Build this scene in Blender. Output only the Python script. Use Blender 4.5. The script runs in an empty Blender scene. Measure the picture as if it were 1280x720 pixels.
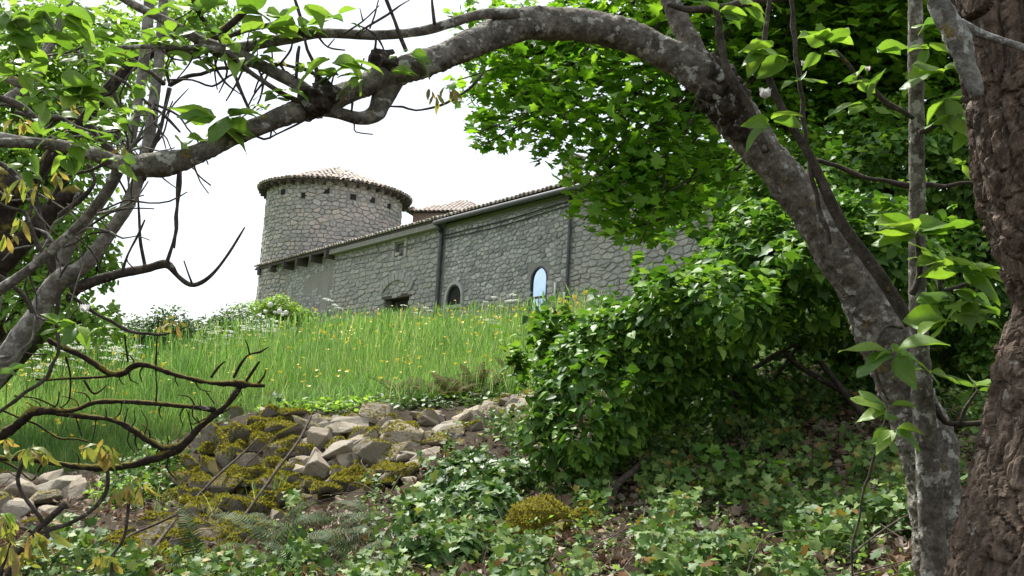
import bpy, bmesh, math, random
import numpy as np
from mathutils import Matrix, Vector
rng = np.random.default_rng(7); random.seed(7)
scn = bpy.context.scene
col = scn.collection
# ---------------------------------------------------------------- camera
FPX = 1350.0                                   # focal length in pixels of the 1280 px wide photograph
PITCH, ROLL = math.radians(8.4), math.radians(3.4)
CAM = np.array([0.0, 0.0, 1.6])
_f = np.array([0, math.cos(PITCH), math.sin(PITCH)]); _u0 = np.array([0, -math.sin(PITCH), math.cos(PITCH)]); _r0 = np.array([1.0, 0, 0])
CR = _r0*math.cos(ROLL) + _u0*math.sin(ROLL); CU = _u0*math.cos(ROLL) - _r0*math.sin(ROLL); CF = _f
cd = bpy.data.cameras.new('camera'); cam = bpy.data.objects.new('camera', cd); col.objects.link(cam)
cd.sensor_width = 36; cd.lens = FPX/1280*36; cd.clip_start = 0.05; cd.clip_end = 2000
m = Matrix.Identity(4)
for i in range(3):
    m[i][0], m[i][1], m[i][2], m[i][3] = CR[i], CU[i], -CF[i], CAM[i]
cam.matrix_world = m; scn.camera = cam
# ---------------------------------------------------------------- light
SUN_EL, SUN_AZ = math.radians(57), math.radians(-38)     # azimuth from +Y towards +X
w = bpy.data.worlds.new('World'); scn.world = w; w.use_nodes = True
nt = w.node_tree; nt.nodes.clear()
sky = nt.nodes.new('ShaderNodeTexSky'); sky.sky_type = 'NISHITA'; sky.sun_disc = False
sky.sun_elevation = SUN_EL; sky.sun_rotation = SUN_AZ; sky.dust_density = 3.0; sky.air_density = 1.0; sky.ozone_density = 1.0; sky.altitude = 400
mx = nt.nodes.new('ShaderNodeMix'); mx.data_type = 'RGBA'; mx.inputs[0].default_value = 0.55
mx.inputs[7].default_value = (9.5, 9.6, 9.8, 1)          # thin white cloud veil over the whole sky
bg = nt.nodes.new('ShaderNodeBackground'); bg.inputs[1].default_value = 0.088
wo = nt.nodes.new('ShaderNodeOutputWorld')
nt.links.new(sky.outputs[0], mx.inputs[6]); nt.links.new(mx.outputs[2], bg.inputs[0]); nt.links.new(bg.outputs[0], wo.inputs[0])
sd = bpy.data.lights.new('sun', 'SUN'); sun = bpy.data.objects.new('sun', sd); col.objects.link(sun)
sd.energy = 4.8; sd.angle = math.radians(3.0); sd.color = (1.0, 0.965, 0.91)
sdir = Vector((math.sin(SUN_AZ)*math.cos(SUN_EL), math.cos(SUN_AZ)*math.cos(SUN_EL), math.sin(SUN_EL)))
sun.rotation_euler = sdir.to_track_quat('Z', 'Y').to_euler()
vs = scn.view_settings; vs.view_transform = 'Standard'; vs.look = 'None'; vs.exposure = 0.95; vs.gamma = 1.0; vs.use_curve_mapping = False
scn.render.engine = 'CYCLES'
cy = scn.cycles; cy.max_bounces = 7; cy.diffuse_bounces = 4; cy.glossy_bounces = 3; cy.transmission_bounces = 5; cy.transparent_max_bounces = 4
cy.use_denoising = True; cy.sample_clamp_indirect = 6.0; cy.caustics_reflective = False; cy.caustics_refractive = False
# ---------------------------------------------------------------- helpers
def P(px, py, d):
    return CAM + d*(CF + CR*(px-640)/FPX - CU*(py-360)/FPX)
def proj(p):
    q = np.asarray(p) - CAM; d = q@CF; ds = np.where(d > .05, d, .05)
    return 640 + FPX*(q@CR)/ds, 360 - FPX*(q@CU)/ds, d
def inpoly(x, y, poly):
    x = np.asarray(x); y = np.asarray(y); c = np.zeros(x.shape, bool); n = len(poly)
    for i in range(n):
        x1, y1 = poly[i]; x2, y2 = poly[i-1]
        c ^= ((y1 > y) != (y2 > y)) & (x < (x2-x1)*(y-y1)/((y2-y1) if y2 != y1 else 1e-9) + x1)
    return c
def _hash(ix, iy, iz):
    h = (ix.astype(np.int64)*374761393 + iy.astype(np.int64)*668265263 + iz.astype(np.int64)*2147483647) & 0xffffffff
    h = ((h ^ (h >> 13))*1274126177) & 0xffffffff
    return ((h ^ (h >> 16)) & 0xffff)/65535.0
def vn(p):
    p = np.asarray(p, float); i = np.floor(p).astype(np.int64); f = p-i; f = f*f*(3-2*f); r = 0
    for dx in (0, 1):
        for dy in (0, 1):
            for dz in (0, 1):
                wgt = (f[..., 0] if dx else 1-f[..., 0])*(f[..., 1] if dy else 1-f[..., 1])*(f[..., 2] if dz else 1-f[..., 2])
                r = r + wgt*_hash(i[..., 0]+dx, i[..., 1]+dy, i[..., 2]+dz)
    return r*2-1
def fbm(p, o=3):
    p = np.asarray(p, float); s = 0; a = 1.0
    for k in range(o):
        s = s + a*vn(p*2**k + 17.3*k); a *= .5
    return s/1.75
def worley(p):
    p = np.asarray(p, float); i = np.floor(p).astype(np.int64); f1 = np.full(p.shape[:-1], 9.); f2 = f1.copy(); idv = np.zeros(p.shape[:-1])
    for dx in (-1, 0, 1):
        for dy in (-1, 0, 1):
            for dz in (-1, 0, 1):
                c = i + np.array([dx, dy, dz]); a, b, e = c[..., 0], c[..., 1], c[..., 2]
                q = c + np.stack([_hash(a, b, e), _hash(a+57, b, e), _hash(a, b+91, e)], -1)
                dd = np.sqrt(((p-q)**2).sum(-1)); cl = dd < f1
                f2 = np.where(cl, f1, np.minimum(f2, dd)); idv = np.where(cl, _hash(a, b, e+33), idv); f1 = np.where(cl, dd, f1)
    return f1, f2, idv
def nrm(v):
    v = np.asarray(v, float); return v/np.maximum(np.linalg.norm(v, axis=-1, keepdims=True), 1e-9)
def mesh_np(name, V, F, smooth=True):
    """V (n,3), F (m,k) with one k"""
    V = np.ascontiguousarray(V, dtype=np.float32); F = np.ascontiguousarray(F, dtype=np.int32); k = F.shape[1]
    me = bpy.data.meshes.new(name); me.vertices.add(len(V)); me.vertices.foreach_set('co', V.ravel())
    me.loops.add(F.size); me.loops.foreach_set('vertex_index', F.ravel())
    me.polygons.add(len(F)); me.polygons.foreach_set('loop_start', np.arange(0, F.size, k, dtype=np.int32))
    try: me.polygons.foreach_set('loop_total', np.full(len(F), k, dtype=np.int32))
    except Exception: pass
    me.polygons.foreach_set('use_smooth', np.full(len(F), smooth, dtype=bool))
    me.update(calc_edges=True); return me
def link(name, me, mat=None, parent=None, M=None, label=None, cat=None, group=None, kind=None):
    o = bpy.data.objects.new(name, me); col.objects.link(o)
    if mat is not None and me is not None and not me.materials: me.materials.append(mat)
    if parent is not None:
        o.parent = parent; o.matrix_parent_inverse = WINV[parent.name]
    if M is not None: o.matrix_basis = M
    WINV[o.name] = Matrix(M).inverted() if M is not None else Matrix.Identity(4)
    tag(o, label, cat, group, kind); return o
WINV = {}
def tag(o, label=None, cat=None, group=None, kind=None):
    for k, v in (('label', label), ('category', cat), ('group', group), ('kind', kind)):
        if v: o[k] = v
    return o
def thing(name, base, label, cat, group=None):
    o = bpy.data.objects.new(name, None); col.objects.link(o); o.location = tuple(base); o.empty_display_size = .1
    WINV[o.name] = Matrix.Translation(tuple(-np.asarray(base, float)))
    return tag(o, label, cat, group)
class MB:                                          # mixed-polygon mesh collector
    def __init__(s): s.v = []; s.f = []
    def add(s, V, F):
        b = len(s.v); s.v.extend([tuple(map(float, p)) for p in V]); s.f.extend([tuple(int(i)+b for i in q) for q in F])
    def box(s, o, a, b, c):                        # origin + three edge vectors
        o, a, b, c = (np.asarray(q, float) for q in (o, a, b, c))
        s.add([o, o+a, o+a+b, o+b, o+c, o+a+c, o+a+b+c, o+b+c], [(0, 3, 2, 1), (4, 5, 6, 7), (0, 1, 5, 4), (1, 2, 6, 5), (2, 3, 7, 6), (3, 0, 4, 7)])
    def mesh(s, name, smooth=False):
        me = bpy.data.meshes.new(name); me.from_pydata(s.v, [], s.f); me.update()
        if smooth: me.polygons.foreach_set('use_smooth', np.ones(len(me.polygons), bool))
        bm = bmesh.new(); bm.from_mesh(me); bmesh.ops.recalc_face_normals(bm, faces=bm.faces); bm.to_mesh(me); bm.free(); return me
def catmull(pts, step):
    pts = np.asarray(pts, float); n = len(pts); out = []
    for i in range(n-1):
        p0, p1, p2, p3 = pts[max(i-1, 0)], pts[i], pts[i+1], pts[min(i+2, n-1)]
        k = max(2, int(np.linalg.norm(p2[:3]-p1[:3])/step)+1)
        t = np.linspace(0, 1, k, endpoint=False)[:, None]
        out.append(.5*(2*p1 + (p2-p0)*t + (2*p0-5*p1+4*p2-p3)*t*t + (3*p1-p0-3*p2+p3)*t**3))
    out.append(pts[-1:]); return np.concatenate(out)
def tube(pr, seg=8, step=.05, amp=.12, freq=18., knob=0., cap=True, fine=0.):
    """pr rows x,y,z,r -> V,F(quads)"""
    q = catmull(pr, step); c, r = q[:, :3], np.maximum(q[:, 3], .0006); n = len(q)
    T = nrm(np.gradient(c, axis=0)); N = np.zeros_like(T)
    a = np.array([0, 0, 1.]) if abs(T[0][2]) < .8 else np.array([1., 0, 0]); N[0] = nrm(np.cross(T[0], a))
    for i in range(1, n):
        v = N[i-1]-T[i]*(N[i-1]@T[i]); N[i] = nrm(v)
    B = np.cross(T, N); th = np.linspace(0, 2*math.pi, seg, endpoint=False)
    D = N[:, None, :]*np.cos(th)[None, :, None] + B[:, None, :]*np.sin(th)[None, :, None]
    V = c[:, None, :] + D*r[:, None, None]
    if amp > 0:
        k = 1 + amp*fbm(V*freq, 2) + (knob*np.maximum(0, vn(c*freq*.35))[:, None] if knob else 0)
        if fine: w1, w2, w3 = worley(V*np.array([75, 75, 75])); k = k + fine*(.6*np.clip((w2-w1)*2.2, 0, 1) + .8*w3 - .6) + fine*.6*vn(V*170)
        V = c[:, None, :] + D*(r[:, None]*k)[:, :, None]
    V = V.reshape(-1, 3); i = np.arange(n-1)[:, None]*seg; j = np.arange(seg)[None, :]; j2 = (j+1) % seg
    F = np.stack([i+j, i+j2, i+seg+j2, i+seg+j], -1).reshape(-1, 4)
    if cap:
        V = np.concatenate([V, c[:1]-T[:1]*r[0]*.3, c[-1:]+T[-1:]*r[-1]*.8]); e = len(V); b = (n-1)*seg; jj = np.arange(seg); j3 = (jj+1) % seg
        F = np.concatenate([F, np.stack([np.full(seg, e-2), j3, jj, jj], -1), np.stack([np.full(seg, e-1), b+jj, b+j3, b+j3], -1)])
    return V, F
def tri_fix(V, F):                                  # quads with a doubled corner -> clean triangles
    F = np.asarray(F); d = F[:, 2] == F[:, 3]; A = F[~d]
    return np.concatenate([A[:, [0, 1, 2]], A[:, [0, 2, 3]], F[d][:, :3]])
def pxtube(pts, d, **kw):
    """pts rows (px,py,r_px[,d]) -> tube"""
    pr = [[*P(p[0], p[1], p[3] if len(p) > 3 else d), p[2]*(p[3] if len(p) > 3 else d)/FPX] for p in pts]
    V, F = tube(pr, **kw); return V, tri_fix(V, F)
def fan_leaf(half, c=(0, .36), fold=.12, droop=.12, wav=0.):
    """leaf in XY, base at origin, tip (0,1); one triangle fan"""
    L = [(0, 0)] + list(half) + [(0, 1)] + [(-x, y) for x, y in reversed(half)]
    V = [(c[0], c[1], -.02)] + [(x, y, fold*abs(x) - droop*y*y + wav*math.sin(9*y+4*x)) for x, y in L]
    n = len(L); return np.array(V), np.array([(0, 1+i, 1+(i+1) % n) for i in range(n)])
def grid_leaf(wid, ny=6, fold=.25, droop=.25, wav=.03, ph=0.):
    V = []; F = []
    for j in range(ny+1):
        y = j/ny; wd = wid*math.sin(math.pi*y**.72)**.85*(1-.15*y) if 0 < j < ny else .012
        for i in (-1, -.5, 0, .5, 1):
            V.append((i*wd, y, fold*abs(i)*wd - droop*y*y + wav*math.sin(7*y+ph+i*2)*abs(i)))
    for j in range(ny):
        for i in range(4):
            a = j*5+i; F += [(a, a+1, a+6), (a, a+6, a+5)]
    return np.array(V), np.array(F)
def frames(n, t):
    """leaf rotations from normals and tip directions"""
    n = nrm(n); t = t-n*(t*n).sum(-1, keepdims=True); t = nrm(t); s = np.cross(t, n); return np.stack([s, t, n], -1)
def batch(tmpls, pos, R, sc):
    Vs = []; Fs = []; off = 0; k = len(tmpls); idx = np.arange(len(pos)) % k
    for q in range(k):
        s = idx == q
        if not s.any(): continue
        tv, tf = tmpls[q]; V = np.einsum('nij,vj->nvi', R[s]*sc[s][:, None, None], tv) + pos[s][:, None, :]
        n = len(V); F = tf[None] + (np.arange(n)*len(tv))[:, None, None] + off
        Vs.append(V.reshape(-1, 3)); Fs.append(F.reshape(-1, 3)); off += n*len(tv)
    return np.concatenate(Vs), np.concatenate(Fs)
def leaf_objs(name, tm_meshes, pos, R, sc, parent, mat):
    for i in range(len(pos)):
        M = Matrix([[*(R[i][a]*sc[i]), pos[i][a]] for a in range(3)] + [[0, 0, 0, 1]])
        link(name, tm_meshes[i % len(tm_meshes)], mat, parent, M)
def tmesh(name, tm): return [mesh_np(name, v, f) for v, f in tm]
def foliage(tm, pos, R, sc, parent, mat, nobj=0, name='leaf', mass='foliage', smooth=True):
    """nearest nobj leaves in frame become objects, the rest one joined part"""
    px, py, d = proj(pos); k = sc/d; inf = (px > 0) & (px < 1280) & (py > 0) & (py < 720); k = np.where(inf, k, -1)
    o = np.argsort(-k); a, b = o[:nobj], o[nobj:]
    if nobj: leaf_objs(name, tmesh(name, tm), pos[a], R[a], sc[a], parent, mat)
    if len(b):
        V, F = batch(tm, pos[b], R[b], sc[b]); return link(mass, mesh_np(mass, V, F, smooth), mat, parent, kind='stuff')
# ---------------------------------------------------------------- materials
class NT:
    def __init__(s, name):
        s.m = bpy.data.materials.new(name); s.m.use_nodes = True; s.t = s.m.node_tree; s.t.nodes.clear()
        s.out = s.n('ShaderNodeOutputMaterial'); s.co = s.n('ShaderNodeTexCoord').outputs['Object']
    def n(s, t): return s.t.nodes.new(t)
    def l(s, a, b):
        if isinstance(a, (int, float)): b.default_value = a
        elif isinstance(a, tuple): b.default_value = a if len(a) == 4 or len(b.default_value) == 3 else (*a, 1)
        else: s.t.links.new(a, b)
    def noise(s, sc, det=4, ro=.6, co=None, out='Fac'):
        n = s.n('ShaderNodeTexNoise'); n.inputs['Scale'].default_value = sc; n.inputs['Detail'].default_value = det; n.inputs['Roughness'].default_value = ro
        s.l(co or s.co, n.inputs['Vector']); return n.outputs[out]
    def voro(s, sc, feat='F1', out='Distance', co=None, rnd=1):
        n = s.n('ShaderNodeTexVoronoi'); n.feature = feat; n.inputs['Scale'].default_value = sc; n.inputs['Randomness'].default_value = rnd
        s.l(co or s.co, n.inputs['Vector']); return n.outputs[out]
    def mapv(s, scale, co=None):
        n = s.n('ShaderNodeMapping'); n.inputs['Scale'].default_value = scale; s.l(co or s.co, n.inputs['Vector']); return n.outputs[0]
    def ramp(s, fac, stops):
        n = s.n('ShaderNodeValToRGB'); e = n.color_ramp.elements
        while len(e) < len(stops): e.new(.5)
        for q, (p, c) in zip(e, stops): q.position = p; q.color = (*c, 1) if isinstance(c, tuple) else (c, c, c, 1)
        s.l(fac, n.inputs[0]); return n.outputs[0]
    def mix(s, f, a, b, mode='MIX'):
        n = s.n('ShaderNodeMix'); n.data_type = 'RGBA'; n.blend_type = mode; s.l(f, n.inputs[0]); s.l(a, n.inputs[6]); s.l(b, n.inputs[7]); return n.outputs[2]
    def math(s, op, a, b=0.):
        n = s.n('ShaderNodeMath'); n.operation = op; s.l(a, n.inputs[0]); s.l(b, n.inputs[1]); return n.outputs[0]
    def rnd(s):                                     # one value per joined piece or per object
        g = s.n('ShaderNodeNewGeometry').outputs['Random Per Island']; o = s.n('ShaderNodeObjectInfo').outputs['Random']
        return s.math('FRACT', s.math('ADD', g, o))
    def bump(s, h, st, dist=.01):
        n = s.n('ShaderNodeBump'); n.inputs['Strength'].default_value = st; n.inputs['Distance'].default_value = dist; s.l(h, n.inputs['Height']); return n.outputs[0]
    def pbr(s, c, ro=.8, nor=None, spec=.3, metal=0.):
        n = s.n('ShaderNodeBsdfPrincipled'); s.l(c, n.inputs['Base Color']); s.l(ro, n.inputs['Roughness']); n.inputs['Specular IOR Level'].default_value = spec
        n.inputs['Metallic'].default_value = metal
        if nor is not None: s.l(nor, n.inputs['Normal'])
        return n.outputs[0]
    def done(s, sh): s.t.links.new(sh, s.out.inputs[0]); return s.m
def leaf_mat(name, stops, tr=.45, trc=(1.25, 1.3, .55), ro=.42, spec=.4, under=None, patch=None):
    s = NT(name); r = s.rnd(); c = s.ramp(r, stops)
    nz = s.noise(9, 2); c = s.mix(.35, c, s.mix(1, c, s.ramp(nz, [(.3, .55), (.7, 1.35)]), 'MULTIPLY'))
    if patch: c = s.mix(s.math('MULTIPLY', s.ramp(s.noise(.45, 3, .6), [(.42, 0.), (.62, 1.)]), .8), c, s.mix(1, c, patch, 'MULTIPLY'))
    if under:
        c2 = s.mix(s.n('ShaderNodeNewGeometry').outputs['Backfacing'], c, s.mix(.65, c, under)); a = s.pbr(c2, ro, None, spec)
    else: a = s.pbr(c, ro, None, spec)
    t = s.n('ShaderNodeBsdfTranslucent'); s.l(s.mix(1, c, trc, 'MULTIPLY'), t.inputs[0])
    ms = s.n('ShaderNodeMixShader'); ms.inputs[0].default_value = tr; s.t.links.new(a, ms.inputs[1]); s.t.links.new(t.outputs[0], ms.inputs[2])
    return s.done(ms.outputs[0])
def bark_mat(name, dark, light, lichen=.0, lich_c=(.42, .44, .38), yellow=0., moss=0., stretch=1., fs=1.):
    s = NT(name); co = s.mapv((1, 1, stretch))
    n1 = s.noise(26*fs, 6, .7, co); n2 = s.noise(90*fs, 4, .7, co); f = s.math('ADD', s.math('MULTIPLY', n1, .65), s.math('MULTIPLY', n2, .35))
    c = s.ramp(f, [(.36, dark), (.50, tuple((a+b)*.42 for a, b in zip(dark, light))), (.62, light)])
    if lichen:
        sp = s.math('ADD', s.noise(30*fs, 3, .5), s.math('MULTIPLY', s.noise(120*fs, 3, .7), .16)); rg_ = s.ramp(s.noise(5, 2, .5), [(.35, 0.), (.65, .09)])
        mk = s.ramp(s.math('ADD', sp, rg_), [(.82-lichen*.16, 0.), (.87-lichen*.16, 1.)]); lc = s.mix(s.noise(140*fs, 3, .7), tuple(q*.62 for q in lich_c), lich_c); c = s.mix(s.math('MULTIPLY', mk, .85), c, lc)
    if yellow:
        yk = s.ramp(s.noise(13, 5, .7, s.mapv((1, 1, 1.3))), [(.66-yellow*.12, 0.), (.7-yellow*.12, 1.)]); c = s.mix(yk, c, s.mix(n2, (.23, .17, .03), (.13, .1, .03)))
    if moss:
        up = s.n('ShaderNodeSeparateXYZ'); s.l(s.n('ShaderNodeNewGeometry').outputs['Normal'], up.inputs[0])
        mk = s.ramp(s.math('ADD', s.math('MULTIPLY', up.outputs[2], .25), s.noise(14, 4)), [(.72-moss*.2, 0.), (.8-moss*.2, 1.)]); c = s.mix(mk, c, s.mix(n2, (.09, .085, .015), (.2, .16, .03)))
    return s.done(s.pbr(c, .88, s.bump(s.math('ADD', f, s.math('MULTIPLY', s.noise(220*fs, 3, .7), .25)), 1., .012/fs), .15))
# ---------------------------------------------------------------- terrain
GP = [(0,720,4.2),(0,665,6.0),(0,615,7.6),(0,575,9.0),(0,520,13),(0,470,22),(0,445,32),
 (130,720,4.2),(130,655,6.0),(130,600,8.0),(130,560,9.8),(130,505,15),(130,455,27),(130,436,36),
 (300,720,4.4),(300,655,6.0),(290,610,6.7),(290,550,7.3),(300,522,7.9),(300,488,11.5),(300,448,20),(300,420,33),
 (450,720,4.3),(450,655,5.4),(450,600,6.5),(450,550,7.2),(450,518,7.9),(450,478,12),(450,432,22),(450,408,33),
 (600,720,4.1),(600,650,5.1),(600,580,6.3),(600,530,7.3),(610,505,8.2),(620,452,14),(630,413,26),
 (750,720,3.9),(750,650,4.8),(750,590,5.7),(740,540,6.6),(720,480,9),(720,415,24),
 (950,720,3.8),(950,640,4.7),(950,575,5.6),(950,520,6.6),(950,460,9.5),(950,400,18),
 (1150,720,3.5),(1150,620,4.4),(1150,545,5.4),(1150,490,6.8),(1150,430,10),
 (1280,720,3.3),(1280,600,4.4),(1280,510,6),(1280,440,9)]
ctl = [P(*g) for g in GP] + [np.array(q, float) for q in [(0,0,.0),(2.5,.3,.1),(-2.5,.3,-.1),(0,-4,-.5),(8,-2,.2),(-8,-2,-.6),(-9,4,-.1),(9,4,1.9),
  (-14,10,1.6),(14,12,4.2),(-30,30,1.5),(28,30,6.5),(-12,55,4.5),(0,60,6.0),(14,60,6.5),(-32,62,-1),(-10,95,1),(20,100,3),(60,50,4),(60,-10,1),(-60,10,-4),(0,-50,-5),(-60,-50,-7),
  (-150,100,-12),(150,100,-6),(0,240,-15),(-150,-150,-14),(150,-150,-12),(300,0,-15),(-300,0,-18),(0,-300,-18),(300,300,-18),(-300,300,-20)]]
ctl = np.array(ctl); _S = 10.
def _K(a, b):
    r2 = ((a[:, None, :]-b[None])**2).sum(-1)/_S**2; return .5*r2*np.log(r2+1e-12)
_n = len(ctl); _A = np.zeros((_n+3, _n+3)); _A[:_n, :_n] = _K(ctl[:, :2], ctl[:, :2]) + np.eye(_n)*2e-4
_Q = np.c_[np.ones(_n), ctl[:, :2]/_S]; _A[:_n, _n:] = _Q; _A[_n:, :_n] = _Q.T
_w = np.linalg.solve(_A, np.r_[ctl[:, 2], 0, 0, 0])
def h0(x, y):
    x = np.atleast_1d(np.asarray(x, float)); y = np.atleast_1d(np.asarray(y, float)); out = np.empty(x.size); X = np.c_[x.ravel(), y.ravel()]
    for i in range(0, len(X), 20000):
        c = X[i:i+20000]; out[i:i+20000] = _K(c, ctl[:, :2])@_w[:_n] + np.c_[np.ones(len(c)), c/_S]@_w[_n:]
    return out.reshape(x.shape)
def hh(x, y):
    z = h0(x, y); x = np.atleast_1d(np.asarray(x, float)); y = np.atleast_1d(np.asarray(y, float)); near = np.clip((9.5-y)/2, .25, 1)
    p = np.stack([x, y, 0*x], -1); return z + near*(.07*fbm(p*1.6, 2) + .025*vn(p*7))
def gn(x, y, e=.15):
    a = (hh(x+e, y)-hh(x-e, y))/(2*e); b = (hh(x, y+e)-hh(x, y-e))/(2*e); return nrm(np.stack([-a, -b, np.ones_like(a)], -1))
def ghit(px, py):
    d = np.concatenate([np.linspace(2.5, 12, 160), np.linspace(12.2, 60, 120)]); p = CAM + d[:, None]*(CF + CR*(px-640)/FPX - CU*(py-360)/FPX)
    k = p[:, 2] - hh(p[:, 0], p[:, 1]); i = np.where(k < 0)[0]
    if not len(i): return p[-1], d[-1]
    i = i[0]; t = k[i-1]/(k[i-1]-k[i]) if i else 0; return p[i-1]+(p[i]-p[i-1])*t if i else p[0], d[i]
def axis(c, near, far, n): 
    t = np.linspace(-1, 1, n); s = np.sinh(t*5.2)/np.sinh(5.2); return c + s*far
gx, gy = axis(-.5, 0, 420, 331), axis(7.5, 0, 420, 331)
GX, GY = np.meshgrid(gx, gy); GZ = hh(GX, GY)
gi = np.arange(331*331).reshape(331, 331)
s = NT('earth_and_leaf_litter')
n1 = s.noise(.8, 5); n2 = s.noise(14, 6, .7); n3 = s.noise(60, 4, .7)
soil = s.mix(n3, s.ramp(n2, [(.3, (.022, .016, .010)), (.55, (.06, .043, .026)), (.75, (.12, .09, .06))]), (.05, .04, .025))
yy = s.n('ShaderNodeSeparateXYZ'); s.l(s.co, yy.inputs[0])
gm = s.ramp(s.math('ADD', s.math('MULTIPLY', yy.outputs[1], .1), s.math('MULTIPLY', n1, .25)), [(.93, 0.), (1.0, 1.)])
grass_c = s.ramp(n2, [(.3, (.045, .085, .015)), (.7, (.10, .16, .03))])
MAT_EARTH = s.done(s.pbr(s.mix(gm, soil, grass_c), .95, s.bump(s.math('ADD', n2, n3), .9, .03), .15))
link('ground', mesh_np('ground', np.stack([GX, GY, GZ], -1).reshape(-1, 3), np.stack([gi[:-1, :-1], gi[:-1, 1:], gi[1:, 1:], gi[1:, :-1]], -1).reshape(-1, 4)), MAT_EARTH, kind='structure',
     label='sloping bank of dark earth rising to the meadow')
# ---------------------------------------------------------------- house materials
def stone_mat(name, stops, moss=0., ro=.9, sc=1.):
    s = NT(name); r = s.rnd(); c = s.ramp(r, stops); n = s.noise(9*sc, 6, .65); n2 = s.noise(55*sc, 4, .7)
    c = s.mix(1, c, s.ramp(n, [(.28, .52), (.5, 1.), (.74, 1.3)]), 'MULTIPLY'); c = s.mix(.5, c, s.mix(1, c, s.ramp(n2, [(.3, .5), (.7, 1.4)]), 'MULTIPLY'))
    lk = s.ramp(s.noise(4.5*sc, 5, .7), [(.56, 0.), (.64, 1.)]); c = s.mix(s.math('MULTIPLY', lk, .45), c, (.30, .29, .25))
    if moss:
        up = s.n('ShaderNodeSeparateXYZ'); s.l(s.n('ShaderNodeNewGeometry').outputs['Normal'], up.inputs[0])
        mk = s.ramp(s.math('ADD', s.math('MULTIPLY', up.outputs[2], .22), s.noise(6, 5, .65)), [(.68-moss*.2, 0.), (.74-moss*.2, 1.)])
        c = s.mix(mk, c, s.ramp(s.noise(40, 4, .7), [(.3, (.055, .042, .006)), (.52, (.14, .115, .018)), (.75, (.24, .20, .035))]))
    return s.done(s.pbr(c, ro, s.bump(s.math('ADD', n, s.math('MULTIPLY', n2, .5)), .7, .03/sc), .2))
GREY = [(0., (.26, .255, .24)), (.25, (.38, .37, .34)), (.5, (.32, .315, .295)), (.75, (.43, .405, .365)), (1., (.35, .325, .29))]
MAT_TSTONE = stone_mat('tower_stone', [(0., (.28, .275, .26)), (.3, (.43, .415, .375)), (.6, (.35, .34, .315)), (.9, (.50, .455, .40)), (1., (.44, .37, .32))])
MAT_WSTONE = stone_mat('wall_stone', GREY)
MAT_RSTONE = stone_mat('rubble_stone', [(0., (.25, .25, .24)), (.5, (.37, .365, .35)), (1., (.51, .495, .46))])
s = NT('lime_mortar'); n = s.noise(3, 6, .7); n2 = s.noise(30, 5, .7)
MAT_MORTAR = s.done(s.pbr(s.mix(.5, s.ramp(n, [(.3, (.27, .26, .24)), (.7, (.37, .36, .33))]), s.ramp(n2, [(.3, (.20, .19, .18)), (.7, (.42, .41, .38))])), .95, s.bump(n2, 1., .06), .1))
s = NT('rough_render'); n = s.noise(2.2, 6, .7); n2 = s.noise(16, 5, .75); st = s.noise(5, 4, .6, s.mapv((1, 1, .12)))
MAT_RENDER = s.done(s.pbr(s.mix(s.ramp(st, [(.4, 0.), (.7, .5)]), s.mix(.5, s.ramp(n, [(.3, (.26, .245, .22)), (.7, (.38, .36, .32))]), s.ramp(n2, [(.3, (.18, .17, .155)), (.7, (.44, .42, .38))])), (.2, .19, .175)), .95, s.bump(n2, 1., .05), .1))
s = NT('pink_render'); n = s.noise(1.5, 6, .7); n2 = s.noise(20, 4)
MAT_PINK = s.done(s.pbr(s.mix(.3, s.ramp(n, [(.3, (.34, .24, .20)), (.7, (.46, .34, .29))]), s.ramp(n2, [(.3, (.25, .2, .17)), (.7, (.5, .4, .35))])), .95, s.bump(n2, .5, .02), .1))
s = NT('canal_tile_clay'); r = s.rnd(); n = s.noise(7, 5, .7)
MAT_TILE = s.done(s.pbr(s.mix(s.ramp(n, [(.42, 0.), (.6, .75)]), s.ramp(r, [(0., (.34, .26, .21)), (.35, (.44, .36, .30)), (.7, (.38, .34, .30)), (1., (.50, .44, .39))]), (.33, .31, .28)), .85, s.bump(n, .5, .02), .2))
s = NT('weathered_timber'); n = s.noise(20, 4, .6, s.mapv((1, 1, .2)))
MAT_TIMBER = s.done(s.pbr(s.ramp(n, [(.3, (.045, .038, .032)), (.7, (.10, .085, .07))]), .85, None, .2))
MAT_ZINC = (lambda s: s.done(s.pbr(s.ramp(s.noise(6, 4), [(.3, (.055, .055, .06)), (.7, (.10, .10, .105))]), .5, None, .4, .3)))(NT('dark_zinc'))
MAT_CABLE = (lambda s: s.done(s.pbr((.03, .03, .035), .6)))(NT('black_cable'))
MAT_FRAME = (lambda s: s.done(s.pbr(s.ramp(s.noise(12, 3), [(.3, (.035, .037, .042)), (.7, (.055, .057, .062))]), .5)))(NT('dark_frame_paint'))
MAT_WHITE = (lambda s: s.done(s.pbr(s.ramp(s.noise(9, 4), [(.3, (.62, .62, .6)), (.7, (.8, .8, .78))]), .6)))(NT('white_paint'))
MAT_DARK = (lambda s: s.done(s.pbr(s.ramp(s.noise(5, 3), [(.3, (.012, .011, .01)), (.7, (.03, .028, .025))]), .9)))(NT('painted_opening_shade'))  # near-black colour stands in for the shade inside openings
MAT_GLASS = (lambda s: s.done(s.pbr(s.ramp(s.noise(1.2, 2), [(.4, (.44, .58, .80)), (.6, (.54, .67, .86))]), .07, None, .5, 1.)))(NT('sky_tinted_mirror_glass'))  # blue of the reflected sky is put into the mirror's base colour
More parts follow.
